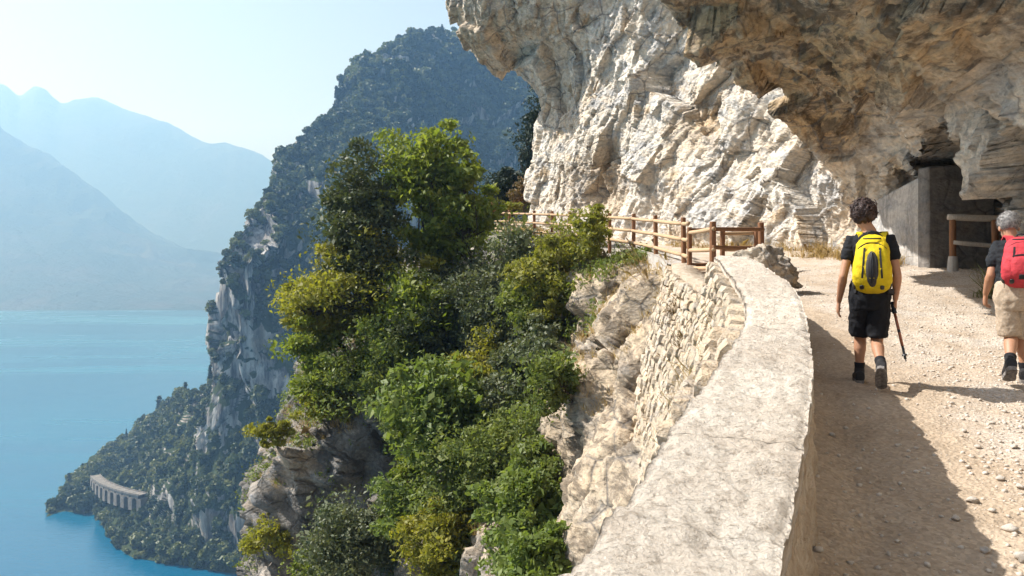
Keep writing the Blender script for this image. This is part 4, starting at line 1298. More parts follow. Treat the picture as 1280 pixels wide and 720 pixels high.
def scatter_group():
    ng = bpy.data.node_groups.new('scatter_crowns', 'GeometryNodeTree')
    ng.interface.new_socket('Geometry', in_out='INPUT', socket_type='NodeSocketGeometry')
    ng.interface.new_socket('Geometry', in_out='OUTPUT', socket_type='NodeSocketGeometry')
    nd = ng.nodes
    gi, go = nd.new('NodeGroupInput'), nd.new('NodeGroupOutput')
    ci = nd.new('GeometryNodeCollectionInfo')
    ci.inputs['Collection'].default_value = fcol
    ci.inputs['Separate Children'].default_value = True
    ci.inputs['Reset Children'].default_value = True
    ip = nd.new('GeometryNodeInstanceOnPoints')
    ip.inputs['Pick Instance'].default_value = True
    def na(name, typ):
        n = nd.new('GeometryNodeInputNamedAttribute'); n.data_type = typ
        n.inputs['Name'].default_value = name
        return n.outputs['Attribute']
    cx = nd.new('ShaderNodeCombineXYZ')
    ng.links.new(na('turn', 'FLOAT'), cx.inputs['Z'])
    ng.links.new(gi.outputs[0], ip.inputs['Points'])
    ng.links.new(ci.outputs[0], ip.inputs['Instance'])
    ng.links.new(na('pick', 'INT'), ip.inputs['Instance Index'])
    ng.links.new(cx.outputs[0], ip.inputs['Rotation'])
    ng.links.new(na('size', 'FLOAT'), ip.inputs['Scale'])
    ng.links.new(ip.outputs[0], go.inputs[0])
    return ng
md = fo.modifiers.new('scatter', 'NODES')
md.node_group = scatter_group()

# trees along the shore that stand out singly, and the lone tree on the summit
bvh_head = BVHTree.FromPolygons(hp.tolist(), grid_faces(head_G.shape[0], head_G.shape[1]).tolist())
def on_head(px, py):
    h = bvh_head.ray_cast(Vector((0, 0, 0)), Vector(P(px, py, 1)).normalized())
    return h[0]
def far_tree(name, label, px, py, r, h, group=None, conifer=False, seed=0, mat=0):
    b = on_head(px, py)
    if b is None: return
    t = thing(name, label, 'tree', tuple(b), 0, group)
    rgx = np.random.default_rng(seed)
    n = 900
    u = rgx.normal(size=(n, 3)); u /= np.linalg.norm(u, axis=1, keepdims=True)
    if conifer:
        k = rgx.uniform(0, 1, n) ** 1.3
        C = np.stack([u[:, 0] * r * (1 - k), u[:, 1] * r * (1 - k), h * (.1 + .9 * k)], 1)
    else:
        rr_ = .75 + .35 * fbm(u * 1.9 + seed, 3, seed)
        C = u * rr_[:, None] * rgx.uniform(.6, 1.05, (n, 1)) * [r, r, h * .42] + [0, 0, h * .56]
    V, F = leaf_quads(C, r * .30, rgx, .2, .8)
    obj('crown', make_mesh('crown', V, F), fl[mat], t)
    V, F = tube([(0, 0, -1), (0, 0, h * .3), (.1, 0, h * .7)], [r * .10, r * .08, r * .03], 6)
    obj('trunk', make_mesh('trunk', V, F), M['bark'], t)
SH = [(205, 697), (222, 701), (240, 703), (258, 706), (275, 709), (292, 712), (190, 690), (172, 686), (248, 690), (282, 698), (268, 696)]
for k, (px, py) in enumerate(SH):
    far_tree('shore_tree', 'rounded green tree in the row along the lake shore below the cliffs', px, py, 5.0, 9.5, 'trees along the lake shore', False, 900 + k, k % 2)
for k, (px, py) in enumerate([(81, 632), (91, 629), (100, 623), (109, 632), (116, 624), (87, 624), (97, 634), (110, 615), (104, 640), (92, 637)]):
    far_tree('point_tree', 'dark round tree crowding the tip of the wooded point', px, py, 5.0, 9.0, 'trees on the tip of the point', False, 970 + k, 2 if k % 3 else 0)
for k, (px, py) in enumerate([(124, 613), (134, 621), (143, 628), (153, 633), (162, 636), (171, 636), (180, 632), (130, 628), (148, 639)]):
    far_tree('slope_tree', 'small green tree growing at the foot of the viaduct arches', px, py, 3.0, 5.0, 'small trees below the viaduct', False, 990 + k, k % 3)
far_tree('cypress_tree', 'tall slim cypress on the slope above the viaduct', 158, 556, 2.0, 12, None, True, 940, 2)
far_tree('summit_tree', 'lone tree standing on the very top of the mountain', 534, 58, 6.5, 16, None, False, 950, 2)
# ------------------------------------------------------------------ the two walkers
def remesh(name, shapes, voxel=.007, smooth=4):
    mb = MB()
    for V, F in shapes: mb.add(V, F)
    me = mb.mesh(name + '_raw')
    o = bpy.data.objects.new(name + '_raw', me)
    COL.objects.link(o)
    r = o.modifiers.new('r', 'REMESH'); r.mode = 'VOXEL'; r.voxel_size = voxel
    s = o.modifiers.new('s', 'SMOOTH'); s.factor = .5; s.iterations = smooth
    dg = bpy.context.evaluated_depsgraph_get(); dg.update()
    out = bpy.data.meshes.new_from_object(o.evaluated_get(dg))
    bpy.data.objects.remove(o); bpy.data.meshes.remove(me)
    out.name = name
    out.polygons.foreach_set('use_smooth', np.ones(len(out.polygons), dtype=bool))
    return out

def loft(rings, seg=22):
    """rings: (cx, cy, cz, rx, ry, pinch) stacked; closed ends"""
    V, F = [], []
    for (cx, cy, cz, rx, ry, *pw) in rings:
        e = pw[0] if pw else 2.0
        for s in range(seg):
            a = 2 * math.pi * s / seg
            c, sn = math.cos(a), math.sin(a)
            V.append((cx + rx * math.copysign(abs(c) ** (2 / e), c), cy + ry * math.copysign(abs(sn) ** (2 / e), sn), cz))
    n = len(rings)
    for k in range(n - 1):
        for s in range(seg):
            F.append([k * seg + s, k * seg + (s + 1) % seg, (k + 1) * seg + (s + 1) % seg, (k + 1) * seg + s])
    F.append(list(range(seg))[::-1]); F.append([(n - 1) * seg + s for s in range(seg)])
    return np.array(V), F

def hand(wrist, dirn, side, curl, palm_n, s=1.0):
    """palm plus five unequal bent fingers; palm_n points out of the palm"""
    w = np.array(wrist, float); d = np.array(dirn, float); d /= np.linalg.norm(d)
    n = np.array(palm_n, float); n -= d * np.dot(n, d); n /= np.linalg.norm(n)
    b = np.cross(n, d) * side                    # towards the thumb
    out = [rounded_tube([w, w + d * .045 * s, w + d * .085 * s], [.024 * s, .033 * s, .034 * s], 12, .55)]
    # orient squashed palm by adding side pads instead of relying on the frame
    for k in (-1, 1):
        out.append(rounded_tube([w + d * .025 * s + b * k * .014 * s, w + d * .085 * s + b * k * .024 * s], [.016 * s, .015 * s], 10))
    for f, L in zip(range(4), (.070, .080, .075, .058)):
        r0 = w + d * .088 * s + b * (.030 - .020 * f) * s
        pts, dd = [r0], d.copy()
        a = 0
        for j, fr in enumerate((.44, .32, .24)):
            a += curl * (.45 + .35 * j)
            dd = d * math.cos(a) + n * math.sin(a)
            pts.append(pts[-1] + dd * L * fr * s)
        out.append(rounded_tube(pts, [.0090 * s, .0086 * s, .0080 * s, .0068 * s], 8))
    t0 = w + d * .025 * s + b * .026 * s
    t1 = t0 + (d * .6 + b * .75 + n * .3) * .034 * s
    t2 = t1 + (d * .85 + b * .15 + n * .5) * .030 * s
    out.append(rounded_tube([t0, t1, t2, t2 + (d * .8 + n * .6) * .016 * s], [.012 * s, .0105 * s, .0095 * s, .008 * s], 8))
    return out

def foot_shape(ankle, toe_dir, pitch, L=.25, w=.046, h=.07, grow=0.0):
    """shoe-like foot: heel under the ankle, toe along toe_dir; pitch>0 lifts the heel"""
    a = np.array(ankle, float)
    f = np.array([toe_dir[0], toe_dir[1], 0.0]); f /= np.linalg.norm(f)
    r = np.array([f[1], -f[0], 0.0]); u = np.array([0, 0, 1.0])
    secs = [(-.075, .020, .030, .0), (-.070, .040, .034, .0), (-.03, .046, .038, .0), (.03, .042, .040, .0), (.08, .032, .044, .0), (.125, .026, .046, .004), (.160, .022, .038, .008), (.180, .012, .020, .012)]
    seg = 16
    V, F = [], []
    cp, sp = math.cos(pitch), math.sin(pitch)
    sc = L / .26
    for (x, hh, ww, lift) in secs:
        for s in range(seg):
            t = 2 * math.pi * s / seg
            yy = (ww * sc + grow) * math.copysign(abs(math.cos(t)) ** .75, math.cos(t))
            zz = (hh * sc + grow) * math.copysign(abs(math.sin(t)) ** .75, math.sin(t)) + hh * sc - h + lift
            xx = x * sc
            X = xx * cp + zz * sp; Z = -xx * sp + zz * cp
            V.append(a + f * X + r * yy + u * Z)
    n = len(secs)
    for k in range(n - 1):
        for s in range(seg):
            F.append([k * seg + s, k * seg + (s + 1) % seg, (k + 1) * seg + (s + 1) % seg, (k + 1) * seg + s])
    F.append(list(range(seg))[::-1]); F.append([(n - 1) * seg + s for s in range(seg)])
    return np.array(V), F

def lerp(a, b, t): return np.array(a, float) + (np.array(b, float) - np.array(a, float)) * t

def person(label, loc, rz, J, sk, mats, S=1.0, vox=.0075, hair='curly', group=None, shorts_flare=0.0, lean=0.0):
    """J: joints in the walker's own frame (x right, y forward, z up, metres)"""
    root = thing('person', label, 'person', loc, rz)
    g = sk
    def torso(grow, z0=None, z1=None):
        pz, cz, sz = J['pelvis'], J['chest'], J['neck']
        R_ = [(pz[0], pz[1], pz[2] - .10, g['hip'] * .80, .085, 2.2), (pz[0], pz[1], pz[2] - .03, g['hip'], .112, 2.2), (pz[0], pz[1], pz[2] + .04, g['hip'] * .97, .110, 2.2),
              (*lerp(pz, cz, .45), g['waist'], .092, 2.2), (*lerp(pz, cz, .8), g['chest'] * .95, .105, 2.3), (*cz, g['chest'], .112, 2.4),
              (*lerp(cz, sz, .45), g['chest'] * 1.02, .105, 2.4), (*lerp(cz, sz, .75), g['chest'] * .82, .082, 2.2), (*lerp(cz, sz, .95), .075, .062, 2.0)]
        out = []
        for r in R_:
            if z0 is not None and r[2] < z0: continue
            if z1 is not None and r[2] > z1: continue
            out.append((r[0], r[1], r[2], r[3] + grow, r[4] + grow, r[5]))
        return loft(out)
    ua, fa, th, ca = g['arm'], g['fore'], g['thigh'], g['calf']
    shapes = [torso(0)]
    hd = np.array(J['head'], float)
    # head: skull, jaw, nose, ears, neck
    fw = np.array(J.get('look', (0, 1, 0)), float); fw /= np.linalg.norm(fw)
    rt = np.cross(fw, (0, 0, 1)); rt /= np.linalg.norm(rt); upv = np.cross(rt, fw)
    Mh = np.stack([rt, fw, upv], 1)
    def hp_(x, y, z): return hd + Mh @ np.array([x, y, z])
    shapes += [ellipsoid(hp_(0, -.008, .022), (.074, .094, .088), 3, Mh), ellipsoid(hp_(0, .030, -.045), (.056, .062, .066), 3, Mh),
               ellipsoid(hp_(0, .096, -.018), (.013, .018, .026), 2, Mh), ellipsoid(hp_(0, .088, -.062), (.024, .012, .010), 2, Mh),
               ellipsoid(hp_(-.077, -.004, -.015), (.010, .020, .032), 2, Mh), ellipsoid(hp_(.077, -.004, -.015), (.010, .020, .032), 2, Mh),
               rounded_tube([lerp(J['chest'], J['neck'], .8), J['neck'], hp_(0, -.012, -.05)], [.062, .053, .052], 14)]
    for s, k in ((-1, 'l'), (1, 'r')):
        sh_, el, wr = (np.array(J[k + q], float) for q in ('_sh', '_el', '_wr'))
        shapes.append(rounded_tube([lerp(J['chest'], sh_, .45) + [0, 0, .04], sh_, lerp(sh_, el, .35), lerp(sh_, el, .75), el], [ua * 1.05, ua * 1.12, ua * 1.02, ua * .88, fa * .95], 14))
        shapes.append(rounded_tube([el, lerp(el, wr, .22), lerp(el, wr, .6), wr], [fa * .95, fa * 1.04, fa * .85, fa * .62], 14))
        shapes += hand(wr + (wr - el) / np.linalg.norm(wr - el) * .005, J[k + '_hd'], -s, J.get(k + '_curl', .35), J[k + '_pn'], g.get('hand', 1))
        hp2, kn, an = (np.array(J[k + q], float) for q in ('_hip', '_kn', '_an'))
        shapes.append(rounded_tube([hp2, lerp(hp2, kn, .3), lerp(hp2, kn, .7), kn], [th, th * .97, th * .78, ca * 1.08], 16))
        bk = np.array([0, -.012, 0])
        shapes.append(rounded_tube([kn, lerp(kn, an, .28) + bk, lerp(kn, an, .6) + bk * .5, an], [ca * 1.05, ca * 1.08, ca * .82, ca * .58], 16))
        shapes.append(foot_shape(an, J[k + '_toe'], J[k + '_pitch'], g['foot'] * .94))
    obj('body', remesh('body', shapes, vox, 4), mats['skin'], root)
    # eyes
    for s in (-1, 1):
        V, F = ellipsoid(hp_(s * .030, .082, .008), (.012, .010, .009), 2, Mh)
        obj('eye', make_mesh('eye', V, F, True), mats['eye'], root)
    # shirt
    sh = [torso(.010, J['pelvis'][2] - .01)]
    for k in 'lr':
        s_, e_ = np.array(J[k + '_sh'], float), np.array(J[k + '_el'], float)
        sh.append(rounded_tube([lerp(J['chest'], s_, .4) + [0, 0, .045], s_ + [0, 0, .003], lerp(s_, e_, .3), lerp(s_, e_, g['sleeve'])], [ua * 1.25, ua * 1.35, ua * 1.32, ua * 1.30], 16))
    me = remesh('shirt', sh, .008, 4)
    V = np.array([v.co[:] for v in me.vertices]); N = np.array([v.normal[:] for v in me.vertices])
    V += N * (.010 * ridged(V / [.10, .10, .07], 3, 77) - .004)[:, None]
    me.vertices.foreach_set('co', V.astype(np.float32).ravel())
    obj('shirt', me, mats['shirt'], root)
    # shorts
    pz = np.array(J['pelvis'], float)
    st = [loft([(pz[0], pz[1], pz[2] - .13, g['hip'] * .92, .105, 2.2), (pz[0], pz[1], pz[2] - .04, g['hip'] + .014, .128, 2.2), (pz[0], pz[1], pz[2] + .05, g['hip'] + .008, .124, 2.2), (pz[0], pz[1], pz[2] + .11, g['hip'] - .008, .112, 2.2)])]
    for k in 'lr':
        h_, k_ = np.array(J[k + '_hip'], float), np.array(J[k + '_kn'], float)
        e = lerp(h_, k_, g['short'])
        st.append(tube([h_ + [0, 0, .02], lerp(h_, e, .5), lerp(h_, e, .92), e], [th + .016, th + .018 + shorts_flare * .5, th * .93 + .018 + shorts_flare, th * .90 + .018 + shorts_flare], 20))
    me = remesh('shorts', st, .008, 3)
    V = np.array([v.co[:] for v in me.vertices]); N = np.array([v.normal[:] for v in me.vertices])
    V += N * (.010 * ridged(V / [.09, .09, .13], 3, 78) + .003)[:, None]
    me.vertices.foreach_set('co', V.astype(np.float32).ravel())
    obj('shorts', me, mats['shorts'], root)
    # socks and shoes
    for k in 'lr':
        kn, an = np.array(J[k + '_kn'], float), np.array(J[k + '_an'], float)
        a = lerp(kn, an, g['sock'])
        V, F = tube([an, lerp(an, a, .4), lerp(an, a, .9), a], [ca * .62 + .008, ca * .66 + .008, ca * .78 + .008, ca * .80 + .006], 16)
        obj('sock', make_mesh('sock', V, F, True), mats['sock'], root)
        V, F = foot_shape(an, J[k + '_toe'], J[k + '_pitch'], g['foot'], grow=.008)
        Vc = rounded_tube([an + [0, 0, -.02], an + [0, 0, .035]], [.046, .044], 14)
        up = obj('shoe', remesh('shoe', [(V, F), Vc], .006, 3), mats['shoe'], root)
        # sole: the lowest slice, thickened
        f = np.array([*J[k + '_toe'][:2], 0.0]); f /= np.linalg.norm(f); r = np.array([f[1], -f[0], 0]); p_ = J[k + '_pitch']
        cp, sp = math.cos(p_), math.sin(p_); sc = g['foot'] / .26
        out = [(-.088, .0), (-.08, .030), (-.03, .042), (.03, .042), (.09, .050), (.14, .050), (.175, .034), (.192, .0), (.175, -.034), (.14, -.050), (.09, -.050), (.03, -.042), (-.03, -.042), (-.08, -.030)]
        Vs = []
        for zz in (-.100, -.066):
            for (x, y) in out:
                z2 = zz + (.012 if x > .15 else 0)
                Vs.append(an + f * (x * sc * cp + z2 * sp) + r * y * sc + np.array([0, 0, 1.0]) * (-x * sc * sp + z2 * cp))
        m = len(out)
        Fs = [[i, (i + 1) % m, m + (i + 1) % m, m + i] for i in range(m)] + [list(range(m))[::-1], [m + i for i in range(m)]]
        so = obj('sole', make_mesh('sole', np.array(Vs), Fs), mats['sole'], up)
    # hair
    rgx = np.random.default_rng(5)
    V, F = ico(4)
    ctr = hp_(0, -.016, .036)
    if hair == 'curly':
        Vh = V * [.083, .096, .094]
        Vh[:, 2] -= .02 * (V[:, 1] < 0) * -V[:, 1]
        keep_front = V[:, 1] > .62
        Vh[keep_front & (V[:, 2] < .25)] *= .72
        n_ = V
        Vh = Vh + n_ * (.030 * ridged(V * 4.2, 3, 4) - .012 + .012 * perlin(V * 13, 9))[:, None]
        mb = MB(); mb.add(Vh @ Mh.T + ctr, F.tolist())
        for _ in range(420):
            u = rgx.normal(size=3); u /= np.linalg.norm(u)
            if (u[1] > .45 and u[2] < .35) or u[2] < -.62: continue
            c = u * [.085, .097, .095] * rgx.uniform(.95, 1.30)
            t = np.cross(u, rgx.normal(size=3)); t /= np.linalg.norm(t); b = np.cross(u, t)
            r0 = rgx.uniform(.010, .024); th_ = np.linspace(0, rgx.uniform(4, 8), 9)
            pts = [c + t * r0 * math.cos(a) + b * r0 * math.sin(a) + u * (.004 * a - .008) for a in th_]
            mb.add(tube(np.array(pts) @ Mh.T + ctr, np.linspace(.0058, .0030, 9), 5, False)[0], tube(np.array(pts), .003, 5, False)[1])
        obj('hair', mb.mesh('hair', True), mats['hair'], root)
    else:
        Vh = V * [.084, .106, .104]
        low = V[:, 2] < np.where(V[:, 1] < 0, -.80, -.32)
        face = (V[:, 1] > .45) & (V[:, 2] < .55)
        Vh[face] *= .80
        Vh[low] *= .86
        Vh = Vh + V * (.004 * ridged(V * [9, 9, 3], 3, 4))[:, None]
        mb = MB(); mb.add(Vh @ Mh.T + ctr + Mh @ np.array([0, 0, .006]), F.tolist())
        for _ in range(900):
            u = rgx.normal(size=3); u /= np.linalg.norm(u)
            if (u[1] > .40 and u[2] < .5) or u[2] < (-.78 if u[1] < -.1 else -.42): continue
            c = u * [.083, .105, .103] + np.array([0, 0, .006])
            d = np.array([u[0] * .4, -.25, -.7]) + u * .75; d /= np.linalg.norm(d)
            L = rgx.uniform(.014, .026)
            pts = np.array([c, c + d * L * .5, c + d * L]) @ Mh.T + ctr
            V_, F_ = tube(pts, [.0020, .0016, .0006], 4, False)
            mb.add(V_, F_)
        obj('hair', mb.mesh('hair', True), mats['hair'], root)
    return root

def cloth(name, col, rough=.85, var=.12): return mat_simple(name, col, rough, var, 60, .35, .004, .2)
M['skin'] = mat_simple('skin', (0.42, 0.22, 0.13), .55, .06, 9, .15, .004, .35, (0.36, 0.18, 0.10))
M['eye'] = mat_simple('eye', (0.7, 0.68, 0.65), .3, .02)
M['black_cloth'] = cloth('black_cloth', (0.014, 0.014, 0.016))
M['black_short'] = cloth('black_shorts_cloth', (0.011, 0.011, 0.013))
M['char_cloth'] = cloth('charcoal_cloth', (0.020, 0.022, 0.025))
M['beige'] = cloth('beige_cloth', (0.46, 0.36, 0.26))
M['hair_brown'] = mat_simple('dark_brown_hair', (0.050, 0.022, 0.014), .6, .2, 30, .2, .003, .5)
M['hair_grey'] = mat_simple('grey_hair', (0.30, 0.28, 0.26), .6, .3, 45, .3, .003, .4, (0.08, 0.075, 0.07))
M['shoe_dark'] = cloth('dark_shoe', (0.030, 0.028, 0.028), .7)
M['shoe_grey'] = cloth('grey_shoe', (0.12, 0.11, 0.105), .7)
M['sole'] = mat_simple('shoe_sole', (0.26, 0.235, 0.21), .85, .25, 40, .6, .006, .2, (0.10, 0.09, 0.085))
M['sock_black'] = cloth('black_sock', (0.018, 0.018, 0.02))
M['yellow'] = mat_simple('yellow_nylon', (0.66, 0.48, 0.012), .75, .10, 18, .6, .012, .2)
M['red'] = mat_simple('coral_nylon', (0.52, 0.050, 0.062), .75, .10, 18, .6, .012, .2)
M['nylon_black'] = mat_simple('black_webbing', (0.016, 0.016, 0.018), .6, .1, 90, .3, .002, .3)
M['mesh_dark'] = mat_simple('dark_mesh_pocket', (0.055, 0.048, 0.042), .7, .2, 140, .4, .002, .3)
M['plastic'] = mat_simple('black_plastic', (0.012, 0.012, 0.013), .35, .05, 50, .1, .001, .5)

# woman, 7.2 m ahead: frame origin at the ground under her
k = .00716
WR, MR = -.42, -.50
def jw(px, py, y=0.0): return ((px - 1087) * k * .915, y, (481 - py) * k)
JW = dict(pelvis=jw(1087, 366), chest=jw(1088, 314, .02), neck=jw(1088, 288, .025), head=jw(1079, 268, .045), look=(-.15, 1, -.12),
          l_sh=jw(1064, 300, .02), l_el=jw(1054, 344, -.06), l_wr=jw(1048, 376, .06), l_hd=(-.08, .15, -1), l_pn=(1, .25, 0), l_curl=.38,
          r_sh=jw(1112, 300, .02), r_el=jw(1121, 343, -.05), r_wr=jw(1119, 372, .06), r_hd=(-.05, .35, -1), r_pn=(-1, .2, 0), r_curl=.95,
          l_hip=jw(1076, 376), l_kn=jw(1075, 424, .14), l_an=jw(1074, 466, .14), l_toe=(-.12, 1), l_pitch=0.0,
          r_hip=jw(1098, 376), r_kn=jw(1096, 426, .04), r_an=jw(1101, 453, -.25), r_toe=(.06, 1), r_pitch=.95)
gW = dict(hip=.150, waist=.125, chest=.155, arm=.043, fore=.038, thigh=.071, calf=.049, foot=.24, sleeve=.42, short=.84, sock=.70, hand=.95)
wx, wy = (1087 - 640) / F_PX * 7.16, 7.16
wz = ground_z(wx, wy)
JW['l_an'] = (JW['l_an'][0], JW['l_an'][1], .100)
woman = person('person with dark curly hair in black clothes walking with a yellow backpack', (wx, wy, wz), WR, JW, gW,
               dict(skin=M['skin'], eye=M['eye'], shirt=M['black_cloth'], shorts=M['black_short'], sock=M['sock_black'], shoe=M['shoe_dark'], sole=M['sole'], hair=M['hair_brown']), hair='curly')

km = .0073
def jm(px, py, y=0.0): return ((px - 1268) * km * .85, y, (474 - py) * km)
def in_frame(base, rz, p):
    c, s = math.cos(rz), math.sin(rz)
    return np.array([base[0] + p[0] * c - p[1] * s, base[1] + p[0] * s + p[1] * c, base[2] + p[2]])
JM = dict(pelvis=jm(1268, 364), chest=jm(1268, 318, .06), neck=jm(1265, 296, .10), head=jm(1260, 280, .14), look=(-.25, 1, -.45),
          l_sh=jm(1246, 305, .07), l_el=jm(1237, 340, .02), l_wr=jm(1231, 363, .12), l_hd=(-.05, .4, -1), l_pn=(1, .25, 0), l_curl=.8,
          r_sh=jm(1291, 305, .07), r_el=jm(1300, 340, .0), r_wr=jm(1303, 366, .10), r_hd=(.05, .4, -1), r_pn=(-1, .25, 0), r_curl=.7,
          l_hip=jm(1257, 374), l_kn=jm(1262, 417, .03), l_an=jm(1259, 446, -.20), l_toe=(-.1, 1), l_pitch=.55,
          r_hip=jm(1280, 374), r_kn=jm(1277, 418, .10), r_an=jm(1280, 461, .10), r_toe=(.1, 1), r_pitch=0.0)
gM = dict(hip=.152, waist=.148, chest=.170, arm=.048, fore=.042, thigh=.074, calf=.053, foot=.265, sleeve=.55, short=.90, sock=.72, hand=1.05)
mx, my = (1270 - 640) / F_PX * 7.2, 7.2
mz = ground_z(mx, my)
mz = min(mz, float(gz_(474, 7.7)) + .1)
dzm = ground_z(mx, my) - mz
JM['r_an'] = (JM['r_an'][0], JM['r_an'][1], .104)
mz = ground_z(mx, my)
man = person('person with short grey hair in charcoal shirt and beige shorts at the picture edge', (mx, my, mz), MR, JM, gM,
             dict(skin=M['skin'], eye=M['eye'], shirt=M['char_cloth'], shorts=M['beige'], sock=M['sock_black'], shoe=M['shoe_dark'], sole=M['sole'], hair=M['hair_grey']), hair='short', shorts_flare=.006)

# a third walker far off behind the fence
JT = dict(pelvis=(0, 0, .92), chest=(0, .01, 1.28), neck=(0, .02, 1.46), head=(0, .03, 1.60), look=(-1, .2, 0),
          l_sh=(-.18, .01, 1.40), l_el=(-.24, -.02, 1.12), l_wr=(-.22, .12, .90), l_hd=(0, .4, -1), l_pn=(1, .2, 0),
          r_sh=(.18, .01, 1.40), r_el=(.24, -.02, 1.12), r_wr=(.22, .12, .90), r_hd=(0, .4, -1), r_pn=(-1, .2, 0),
          l_hip=(-.09, 0, .86), l_kn=(-.09, .04, .48), l_an=(-.09, .03, .10), l_toe=(-.1, 1), l_pitch=0.0,
          r_hip=(.09, 0, .86), r_kn=(.09, .0, .48), r_an=(.09, -.10, .10), r_toe=(.1, 1), r_pitch=0.0)
M['red_cloth'] = cloth('red_cloth', (0.45, 0.025, 0.03))
tx, ty = pt(614, 42.6)
person('person in a red top standing far off behind the wooden fence', (tx, ty, ground_z(tx, ty)), .6, JT, gM,
       dict(skin=M['skin'], eye=M['eye'], shirt=M['red_cloth'], shorts=M['black_short'], sock=M['sock_black'], shoe=M['shoe_dark'], sole=M['sole'], hair=M['hair_brown']), hair='short', vox=.013)

# ---- backpacks
def pack_shell(name, W, Hh, D, taper=.72, grow=0.0, fl=.014, seed=1, y0=0.0):
    """bag with a rounded outline, back side flat (y=0), bulging towards -y"""
    nz, ns = 34, 44
    V = []
    for i in range(nz):
        t = i / (nz - 1)
        z = Hh * t
        e = max(0.03, (1 - abs(2 * t - 1) ** 5.0)) ** .45
        w = (W / 2) * (1 - (1 - taper) * t ** 1.6) * e + grow
        dd = D * (.92 + .25 * math.sin(math.pi * min(1, t * 1.1)) - .35 * t ** 3) * e + grow
        for s in range(ns):
            a = 2 * math.pi * s / ns
            c, sn = math.cos(a), math.sin(a)
            x = w * math.copysign(abs(c) ** .72, c)
            y = -dd / 2 + dd / 2 * math.copysign(abs(sn) ** .70, sn)
            V.append((x, y + y0, z))
    V = np.array(V)
    c0 = np.array([0, y0 - D / 2, 0]) + V * [0, 0, 1]
    n = V - c0; n /= np.linalg.norm(n, axis=1, keepdims=True) + 1e-9
    V += n * (fl * ridged(V / [.09, .09, .13], 3, seed))[:, None]
    F = [[i * ns + s, i * ns + (s + 1) % ns, (i + 1) * ns + (s + 1) % ns, (i + 1) * ns + s] for i in range(nz - 1) for s in range(ns)]
    F += [list(range(ns))[::-1], [(nz - 1) * ns + s for s in range(ns)]]
    return make_mesh(name, V, F, True)

def band(name, pts, w, t, mat, parent, nrm=(0, -1, 0)):
    """flat webbing strap along pts"""
    pts = np.array(pts, float); n = len(pts)
    tg = np.gradient(pts, axis=0); V, F = [], []
    for i in range(n):
        d = tg[i] / np.linalg.norm(tg[i]); nn = np.array(nrm, float) if np.ndim(nrm[0]) == 0 else np.array(nrm[i], float)
        s = np.cross(d, nn); s /= np.linalg.norm(s); q = np.cross(s, d)
        for (a, b) in ((-1, -1), (1, -1), (1, 1), (-1, 1)):
            V.append(pts[i] + s * a * w / 2 + q * b * t / 2)
    for i in range(n - 1):
        for j in range(4):
            F.append([i * 4 + j, i * 4 + (j + 1) % 4, i * 4 + 4 + (j + 1) % 4, i * 4 + 4 + j])
    F += [[0, 1, 2, 3][::-1], [(n - 1) * 4 + j for j in range(4)]]
    return obj(name, make_mesh(name, np.array(V), F, False), mat, parent)

def oval_panel(name, cx, cz, rx, rz, yfun, mat, parent, thick=.012, seg=30, power=2.0):
    V, F = [(cx, yfun(cx, cz) - thick, cz)], []
    for ring in (.5, .85, 1.0):
        for s in range(seg):
            a = 2 * math.pi * s / seg
            x = cx + rx * ring * math.copysign(abs(math.cos(a)) ** (2 / power), math.cos(a)); z = cz + rz * ring * math.copysign(abs(math.sin(a)) ** (2 / power), math.sin(a))
            V.append((x, yfun(x, z) - thick * (1 if ring < 1 else -.3), z))
    for s in range(seg):
        F.append([0, 1 + s, 1 + (s + 1) % seg])
        for r in range(2):
            a, b = 1 + r * seg + s, 1 + r * seg + (s + 1) % seg
            F.append([a, a + seg, b + seg, b])
    return obj(name, make_mesh(name, np.array(V), F, True), mat, parent)

